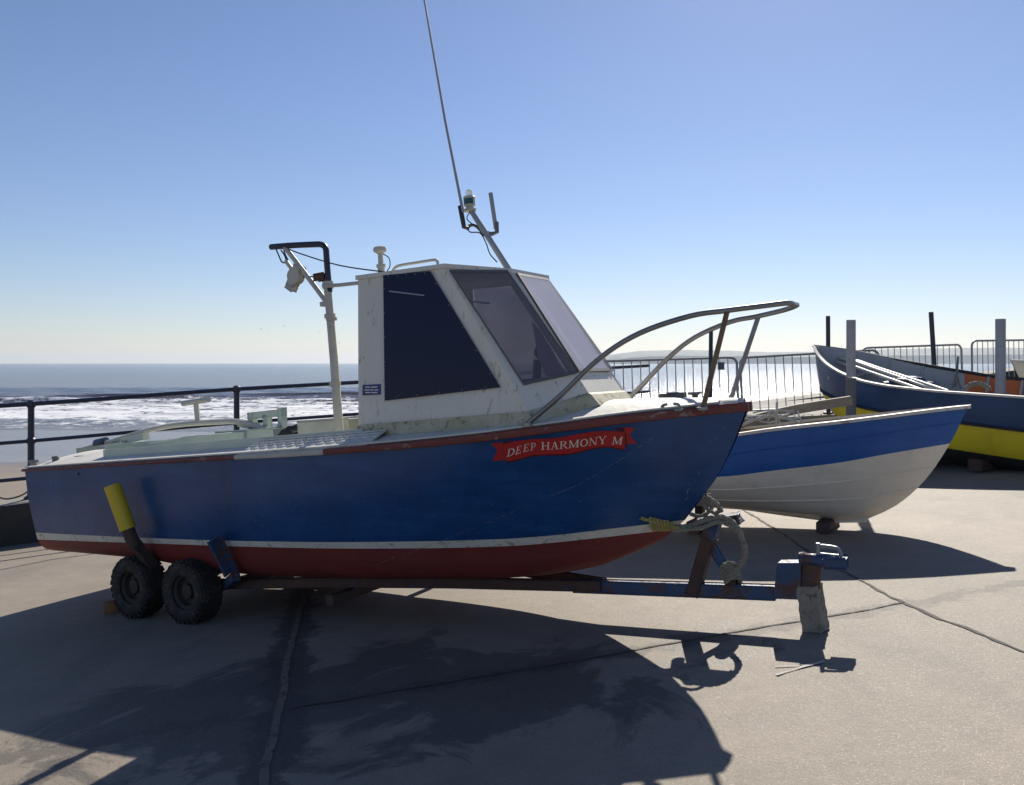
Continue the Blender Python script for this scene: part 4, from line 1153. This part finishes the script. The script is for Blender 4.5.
# mid-boat plank with pale lines tangled on it
bm = nb(); a = F2.P(735, 421, .25); b_ = F2.P(847, 398, .42)
A_ = at(737, 424, 8.6); m_ = at(790, 410.5, 8.8); B_ = at(851, 400.5, 9.0)
pts_ = curve([A_, m_, B_], 8)
for p, q in zip(pts_, pts_[1:]): beam(bm, p, q + (q-p)*.02, .045, .10, V((0, 0, 1)))
tag(obj('curved_plank', bm, M['wood']), 'weathered tan plank laid across the blue and white boat', 'plank')
bm = nb()
rr_ = random.Random(9)
for k in range(7):
    base = [at(740+rr_.uniform(-4, 60), 418+rr_.uniform(-8, 6), 8.2+rr_.uniform(-.2, .2)) for _ in range(5)]
    base.sort(key=lambda p: p.x)
    tube(bm, curve(base, 5), .008, 5)
rope_bm(bm, [at(742, 425, 8.1), at(760, 418, 8.1), at(775, 416, 8.1), at(790, 419, 8.1), at(800, 423, 8.0)], .014)
tube(bm, [at(776, 428, 8.1), at(777, 402, 8.1)], .012, 6)
tag(obj('tangled_line', bm, paint('pale_line', (.5, .5, .48), None, None, .2, 9, .8)), 'tangle of pale thin line heaped in the blue and white boat beside the plank', 'rope')

# ================================================================== BOAT 3 (big navy and yellow coble)
F3 = Frame((4.95, 13.53, 1.88), 235, 4)
L3 = 7.6
T3 = [0, .3, .6, 1, 1.5, 2, 2.5, 3]
def tab(vals, last): return list(zip(T3, vals)) + [(5, last), (7.6, last+.02)]
gnz = tab([0, -.165, -.275, -.375, -.448, -.468, -.468, -.455], -.40)
gfz = tab([0, -.03, -.08, -.155, -.222, -.275, -.315, -.318], -.27)
g3y = [(0, .03), (.1, .15), (.3, .3), (.6, .5), (1, .7), (1.5, .88), (2, .98), (3, 1.05), (5, 1.05), (7.6, .8)]
def keys3(gz_):
    return [
     (0, g3y, gz_),
     (.14, [(.14, .01), (.3, .2), (.6, .4), (1, .61), (1.5, .80), (2, .91), (3, 1.0), (5, 1.0), (7.6, .74)], [(.14, -.62), (.3, -.70), (.6, -.755), (1, -.80), (1.5, -.838), (3, -.85), (7.6, -.80)]),
     (.42, [(.42, .01), (.6, .16), (1, .38), (1.5, .60), (2, .74), (3, .86), (5, .87), (7.6, .6)], [(.42, -1.05), (1, -1.16), (1.5, -1.20), (2, -1.22), (3, -1.22), (7.6, -1.18)]),
     (.7, [(.7, .01), (1, .15), (1.5, .33), (2, .45), (3, .55), (5, .56), (7.6, .35)], [(.7, -1.28), (1.5, -1.40), (2, -1.43), (7.6, -1.42)]),
     (1.0, [(1, .01), (7.6, .012)], [(1.0, -1.42), (2, -1.52), (7.6, -1.52)])]
nn = hull_rows(keys3(gnz), L3, [6, 5, 4, 3], 50); nf = hull_rows(keys3(gfz), L3, [6, 5, 4, 3], 50)
b3 = thing('coble', F3.W(3, 0, -1.5), 'big open boat with navy topsides, yellow band and black bottom at the right edge', 'boat')
mr = [0]*6+[1]*5+[2]*7
# port side (+y) faces the camera in this frame
obj('hull', hull_mesh(F3, nf, nn, mr), [M['navy'], M['yellowhull'], M['blackhull']], b3, ang=60)
def inset(g): return [[V((p.x+.03, max(0, p.y-.045), p.z+.01)) for p in r] for r in g]
bm = hull_mesh(F3, inset(nf), inset(nn), [0]*18)
for f in bm.faces:
    l_ = F3.L(f.calc_center_median())
    if l_.x > 2.0 and l_.y < 0 and l_.z > -.9: f.material_index = 1
obj('inner_planking', bm, [M['innergrey'], M['orange']], b3, ang=60)
shn = lambda t: (smooth(t, g3y), smooth(t, gnz)); shf = lambda t: (smooth(t, g3y), smooth(t, gfz))
ts3 = [L3*(k/70)**1.3-.02 for k in range(71)]
obj('gunwale', rail_sweep(F3, shn, [(-.05, -.015), (.025, -.018), (.028, .008), (-.05, .012)], 0, 1, ts3), M['stripe'], b3)
obj('gunwale', rail_sweep(F3, shf, [(-.06, -.03), (.03, -.035), (.035, .012), (-.06, .018)], 0, -1, ts3), M['blackhull'], b3)
obj('rubbing_strake', rail_sweep(F3, lambda t: (smooth(t, [(0.14, .01), (.3, .2), (.6, .4), (1, .61), (1.5, .80), (2, .91), (3, 1.0), (5, 1.0), (7.6, .74)]), smooth(t, [(.14, -.62), (.3, -.70), (.6, -.755), (1, -.80), (1.5, -.838), (3, -.85), (7.6, -.80)])), [(-.02, -.02), (.03, -.016), (.03, .018), (-.02, .022)], 0, 1, [.16+k*.12 for k in range(62)]), M['blackhull'], b3)
for t in (.7, 1.5, 2.5, 3.6, 4.8, 6):
    bm = nb(); w = smooth(t, g3y)-.07; za = smooth(t, gnz)-.16; zb = smooth(t, gfz)-.25
    beam(bm, F3.W(t, w, za), F3.W(t, -w, zb), .22, .04, F3.u, .006); obj('thwart', bm, M['innergrey'], b3)
for k in range(14):
    bm = nb(); t = .5+k*.45; w = smooth(t, g3y)-.06; zz = smooth(t, gfz)
    beam(bm, F3.W(t, -w, zz-.02), F3.W(t, -w+.1, zz-.6), .03, .04, F3.l); obj('rib', bm, M['innergrey'], b3)
# bow plate (worn patch on the stem)
pl3 = nb()
tube(pl3, [F3.W(0.03, 0, .01), F3.W(.07, 0, -.3), F3.W(.155, 0, -.64), F3.W(.42, 0, -1.06)], .03, 8); obj('stem_post', pl3, M['stripe'], b3)
# upright post inside by the far gunwale
def D3(x, y, D): return at(x, y, D)
pB = D3(1000.5, 378, 11.6); pT = D3(1000.5, 319, 11.6)
bm = nb(); tube(bm, [pB - V((0, 0, .5)), pT], .066, 16); o = obj('upright_post', bm, M['grey'], b3); o['label'] = 'thick pale grey post standing inside the boat'
# oars and gear lying inside
for k, (xa, ya, xb, yb) in enumerate(((853, 360, 936, 391), (850, 364, 925, 392), (860, 361, 948, 392))):
    bm = nb(); a = at(xa, ya+1, 13.1-.05*k); b_ = at(xb, yb-1, 11.2-.1*k); tube(bm, [a, a.lerp(b_, .25), b_], [.03, .022, .022], 8)
    d = (a-b_).normalized(); beam(bm, a, a+d*.5, .12, .025, V((0, 0, 1)), .005)
    tag(obj('oar', bm, M['hullwhite']), ('white oar lying inside the navy and yellow boat, uppermost of three', 'white oar lying inside the navy and yellow boat, lowest and nearest the near gunwale', 'white oar lying inside the navy and yellow boat, middle of three')[k], 'oar', 'oars in the navy and yellow boat')
bm = nb(); bmesh.ops.create_icosphere(bm, subdivisions=4, radius=1)
for v in bm.verts:
    n = 1+.15*math.sin(v.co.x*6+v.co.y*8)+.1*math.sin(v.co.z*13+v.co.x*4); v.co = V((v.co.x*.32*n, v.co.y*.25*n, v.co.z*.12*n)) + at(908, 386, 11.9)
tag(obj('blue_sheet', bm, M['trailerblue']), 'crumpled blue sheet stuffed inside the navy and yellow boat', 'sheet')
bm = nb(); rope_bm(bm, [at(966, 389, 11.2), at(972, 384, 11.3), at(982, 384, 11.3), at(990, 389, 11.2)], .03); tag(obj('rope_heap', bm, M['rope']), 'tan rope loop in the navy and yellow boat below the orange planking', 'rope')
bm = nb(); a = at(956, 387, 11.6); tube(bm, [a, at(958, 356.5, 11.6)], .016, 6); tube(bm, [at(953, 388, 11.6), at(957, 372, 11.6)], .014, 6); tube(bm, [at(961, 389, 11.6), at(956.5, 374, 11.6)], .014, 6)
tag(obj('metal_stake', bm, M['darkgrey']), 'thin dark stake with splayed feet standing in the navy and yellow boat', 'stake')
# rollers and timbers below
for k, t in enumerate((1.9, 3.1, 4.4, 5.8)):
    c = F3.W(t, 0, -1.52); zg = gz(c.x, c.y)
    bm = nb(); Mx = Matrix.Translation((c.x, c.y, zg)) @ Matrix.Rotation(math.atan2(F3.l.y, F3.l.x), 4, 'Z')
    hh = max(.14, c.z-zg-.005)
    box(bm, (0, 0, .06), (1.9, .16, .12), Mx, .01); box(bm, (0, 0, .12+(hh-.12)/2), (.5, .14, max(.02, hh-.12)), Mx, .01)
    tag(obj('timber_baulk', bm, M['rust']), ('red brown timber baulk below the bow of the navy and yellow boat', 'red brown timber baulk under the yellow band, second from the bow', 'red brown timber baulk third from the bow under the navy boat', 'red brown timber baulk under the stern end of the navy boat')[k], 'timber', 'timber baulks under the navy boat')

# guide post between the boats
gp_ = ground(851, 494); D_ = 9.6
base = V(((851-HX)/FPX*D_, D_, 0)); base.z = gz(base.x, base.y); ptop = at(851, 320, D_); 
gpost = thing('guide_post', base, 'thick pale grey upright post with a dark foot between the two boats on the right', 'post')
bm = nb(); tube(bm, [at(851, 377, D_), ptop], .052, 18); obj('sleeve', bm, M['grey'], gpost)
bm = nb(); tube(bm, [base, at(851, 378, D_)], .056, 16); tube(bm, [base, base+V((0, 0, .02))], .14, 16); obj('foot', bm, M['darkgrey'], gpost)

# small grey boat at the far right edge
F4 = Frame((10.25, 16.05, 1.66), 200, 1)
F4 = Frame((9.0, 14.95, 1.60), 196, 0)
k4 = [(0, [(0, .03), (.2, .25), (.5, .42), (1, .58), (2, .65), (3.2, .6)], [(0, .04), (.5, 0), (1, -.02), (3.2, 0)]),
      (.15, [(.15, .01), (.4, .25), (.8, .42), (2, .52), (3.2, .48)], [(.15, -.3), (3.2, -.35)]),
      (.35, [(.35, .01), (3.2, .012)], [(.35, -.5), (3.2, -.55)])]
g4 = hull_rows(k4, 3.2, [4, 4], 24)
b4 = thing('dinghy', F4.W(1.5, 0, -.55), 'small grey white dinghy behind the navy and yellow boat at the right edge', 'dinghy')
obj('hull', hull_mesh(F4, g4, g4, [0]*8), [M['hullcream']], b4, ang=60)
ins4 = [[V((p.x+.03, max(0, p.y-.03), p.z+.01)) for p in r] for r in g4]
obj('inner_planking', hull_mesh(F4, ins4, ins4, [0]*8), [M['darkgrey']], b4, ang=60)
for sg in (-1, 1):
    obj('gunwale', rail_sweep(F4, lambda t: (smooth(t, k4[0][1]), smooth(t, k4[0][2])), [(-.05, -.02), (.03, -.03), (.03, .02), (-.05, .025)], 0, sg, [.0+.1*k for k in range(33)]), M['stripe'], b4)
for k, t in enumerate((.8, 2.3)):
    c = F4.W(t, 0, -.53); bm = nb(); zg = qz(c.x); box(bm, (0, 0, (c.z-zg)/2), (.15, .6, c.z-zg), Matrix.Translation((c.x, c.y, zg)), .01)
    tag(obj('wooden_chock', bm, M['wood']), ('wooden chock under the bow of the grey dinghy', 'wooden chock under the stern of the grey dinghy')[k], 'chock', 'chocks under the dinghy')

# ================================================================== RAILINGS
ztop = [(-9, .55), (-6, .70), (-3, .84), (0, .98), (2.97, 1.165), (4.41, 1.232), (11.3, 1.558)]
rl = thing('sea_railing', wp(0, 0, wall_top(0)), 'dark navy iron railing of posts and three round rails along the sea wall', 'railing')
for k in range(3):
    bm = nb(); pts_ = []
    for s in [-8.9+.5*i for i in range(41)]:
        s = min(s, 11.28); pts_.append(wp(s, 0, smooth(s, ztop)-.56*k*(1 if s < 6 else .95)))
    if k == 2: pts_ = pts_[:34]
    tube(bm, pts_, .034 if k == 0 else .028, 10); obj('rail', bm, M['navyiron'], rl)
for s in (-8.9, -5.94, -2.97, 0, 2.97, 5.94, 8.9):
    bm = nb(); zt = smooth(s, ztop); zb = wall_top(s)
    Mx = Matrix.Translation(wp(s, 0, zb))
    lathe(bm, [(0, 0), (.10, 0), (.10, .02), (.055, .05), (.05, .1), (.046, zt-zb-.06), (.062, zt-zb-.04), (.066, zt-zb), (.06, zt-zb+.04), (.035, zt-zb+.06), (0, zt-zb+.065)], Mx, 16)
    for k in (1, 2): lathe(bm, [(.046, zt-zb-.56*k-.05), (.062, zt-zb-.56*k-.03), (.062, zt-zb-.56*k+.03), (.046, zt-zb-.56*k+.05)], Mx, 14)
    obj('post', bm, M['navyiron'], rl)

# crowd barriers
def make_barrier():
    r = thing('crowd_barrier', V((0, 0, 0)), 'x', 'barrier', 'crowd barriers along the quay')
    Wd, H = 2.42, 1.1
    bm = nb()
    pts_ = []
    for a in range(0, 91, 15): pts_.append(V((.12-.12*math.cos(math.radians(a)), 0, H-.12+.12*math.sin(math.radians(a)))))
    pts2 = [V((Wd-p.x, 0, p.z)) for p in pts_][::-1]
    tube(bm, [V((0, 0, .05))] + pts_ + pts2 + [V((Wd, 0, .05))], .021, 10)
    obj('frame', bm, M['galv'], r)
    bm = nb(); tube(bm, [V((.02, 0, .18)), V((Wd-.02, 0, .18))], .014, 8); obj('bottom_rail', bm, M['galv'], r)
    for x in (.45, Wd-.45):
        bm = nb(); tube(bm, [V((x, -.3, .02)), V((x, -.25, .05)), V((x, 0, .17)), V((x, .25, .05)), V((x, .3, .02))], .016, 8); obj('foot', bm, M['galv'], r)
    first = None
    for k in range(15):
        x = .155 + k*(Wd-.31)/14
        if first is None:
            bm = nb(); tube(bm, [V((0, 0, .18)), V((0, 0, H))], .0085, 6); first = obj('bar', bm, M['galv'], r); first.location = (x, 0, 0)
        else:
            c = first.copy(); COL.objects.link(c); c.parent = r; c.location = (x, 0, 0)
    return r
bar = make_barrier()
spots = [((1.49, 14.3), (3.93, 14.3), .525, .60, 'grey steel crowd barrier just right of the wheelhouse, seen behind the bow rail'),
         ((3.99, 14.3), (6.43, 14.35), .59, .73, 'grey steel crowd barrier between the bow rail and the navy boat bow'),
         ((6.92, 16.3), (9.27, 17.0), .795, .88, 'grey steel crowd barrier behind the far gunwale of the navy boat'),
         ((9.36, 16.85), (11.62, 17.75), .95, 1.0, 'grey steel crowd barrier at the right edge behind the thick grey post')]
for i, (a, b_, za, zb, lab) in enumerate(spots):
    o = bar if i == 0 else copy_tree(bar)
    dx, dy = b_[0]-a[0], b_[1]-a[1]; L = math.hypot(dx, dy)
    o.location = (a[0], a[1], za); o.rotation_euler = (0, -math.atan2(zb-za, L), math.atan2(dy, dx))
    o['label'] = lab
bm = nb(); p = at(721, 366, 14.22); box(bm, p, (.11, .02, .13)); tag(obj('barrier_plate', bm, M['darkgrey'], smooth_=False), 'small blank dark plate hung on the crowd barrier behind the bow rail', 'plate')

# thin dark poles on the quay
for x, yt, xb, D, r, lab in ((711, 331, 710, 13.95+.25, .036, 'thin dark pole standing behind the bow rail of the fishing boat'),
                            (828, 316, 828.5, 14.1, .036, 'thin dark pole rising just behind the bow of the navy boat'),
                            (931, 312, 934.5, 15.4, .042, 'thin dark leaning pole behind the middle of the navy boat')):
    zb = qz((xb-HX)/FPX*D); yb = HY+(1.6-zb)/FPX**-1/D
    base = V(((xb+ (2 if x == 931 else 0)-HX)/FPX*D, D, zb))
    bm = nb(); tube(bm, [base, at(x, yt, D)], r, 10); tube(bm, [base, base+V((0, 0, .03))], .09, 12)
    tag(obj('pole', bm, M['navyiron']), lab, 'pole', 'thin dark poles on the quay')

# gulls
def gull():
    bm = nb()
    tube(bm, [V((-.2, 0, 0)), V((-.1, 0, .0)), V((.05, 0, .01)), V((.17, 0, .03)), V((.23, 0, .02))], [.01, .045, .06, .04, .012], 8)
    for s in (-1, 1):
        a = [bm.verts.new(p) for p in (V((.06, s*.03, .04)), V((-.08, s*.03, .03)), V((-.06, s*.3, .14)), V((.08, s*.3, .16)), V((-.12, s*.62, .06)))]
        bm.faces.new((a[0], a[1], a[2], a[3])); bm.faces.new((a[3], a[2], a[4]))
        b_ = [bm.verts.new(v.co+V((0, 0, .012))) for v in a]
        bm.faces.new((b_[0], b_[3], b_[2], b_[1])); bm.faces.new((b_[3], b_[4], b_[2]))
    return obj('gull', bm, M['gull'])
g0 = gull(); tag(g0, 'tiny gull flying far off over the sea on the left', 'gull', 'gulls over the sea')
for i, (x, y) in enumerate(((261, 329), (268, 330), (284, 326), (319, 332), (347, 325), (339, 343), (206, 331), (129, 319), (182, 329))):
    o = g0 if i == 0 else g0.copy()
    if i: COL.objects.link(o)
    o.location = at(x, y, 230+i*14); o.rotation_euler = (.3*math.sin(i*2.1), .2*math.cos(i), i*1.3)

# ------------------------------------------------------------------ haze, light, sky, camera
m = bpy.data.materials.new('sea_haze'); m.use_nodes = True; nt = m.node_tree
for n in list(nt.nodes):
    if n.type == 'BSDF_PRINCIPLED': nt.nodes.remove(n)
pv = nt.nodes.new('ShaderNodeVolumePrincipled'); pv.inputs['Color'].default_value = (.78, .88, 1, 1); pv.inputs['Density'].default_value = .00009; pv.inputs['Anisotropy'].default_value = .3
nt.links.new(pv.outputs[0], nt.nodes['Material Output'].inputs['Volume'])
bm = nb(); box(bm, (0, 5000, 50), (30000, 18000, 116)); 
hz = obj('haze', bm, m, smooth_=False); hz['kind'] = 'stuff'

SV = V((.45, 1.34, 1.0)).normalized()
el = math.asin(SV.z); az = math.atan2(SV.x, SV.y)
w = bpy.data.worlds.new('World'); C.world = w; w.use_nodes = True
nt = w.node_tree; sky = nt.nodes.new('ShaderNodeTexSky'); sky.sky_type = 'NISHITA'; sky.sun_disc = False
sky.sun_elevation = el; sky.sun_rotation = az; sky.altitude = 0; sky.air_density = 1.0; sky.dust_density = .12; sky.ozone_density = 3.4
nt.links.new(mix(nt, 1.0, sky.outputs[0], (.985, .945, 1.06), 'MULTIPLY'), nt.nodes['Background'].inputs[0]); nt.nodes['Background'].inputs[1].default_value = .071
ld = bpy.data.lights.new('sun', 'SUN'); ld.energy = 5.0; ld.angle = math.radians(.53); ld.color = (1, .93, .82)
so = bpy.data.objects.new('sun', ld); COL.objects.link(so); so.rotation_euler = SV.to_track_quat('Z', 'Y').to_euler()

cd = bpy.data.cameras.new('camera'); co = bpy.data.objects.new('camera', cd); COL.objects.link(co)
co.location = EYE; co.rotation_euler = (math.radians(90), 0, 0)
cd.sensor_width = 36; cd.lens = FPX/1024*36; cd.shift_y = -(392.5-HY)/1024; cd.clip_end = 40000; cd.clip_start = .05
C.camera = co
C.view_settings.view_transform = 'Standard'; C.view_settings.look = 'None'; C.view_settings.exposure = .38; C.view_settings.gamma = 1
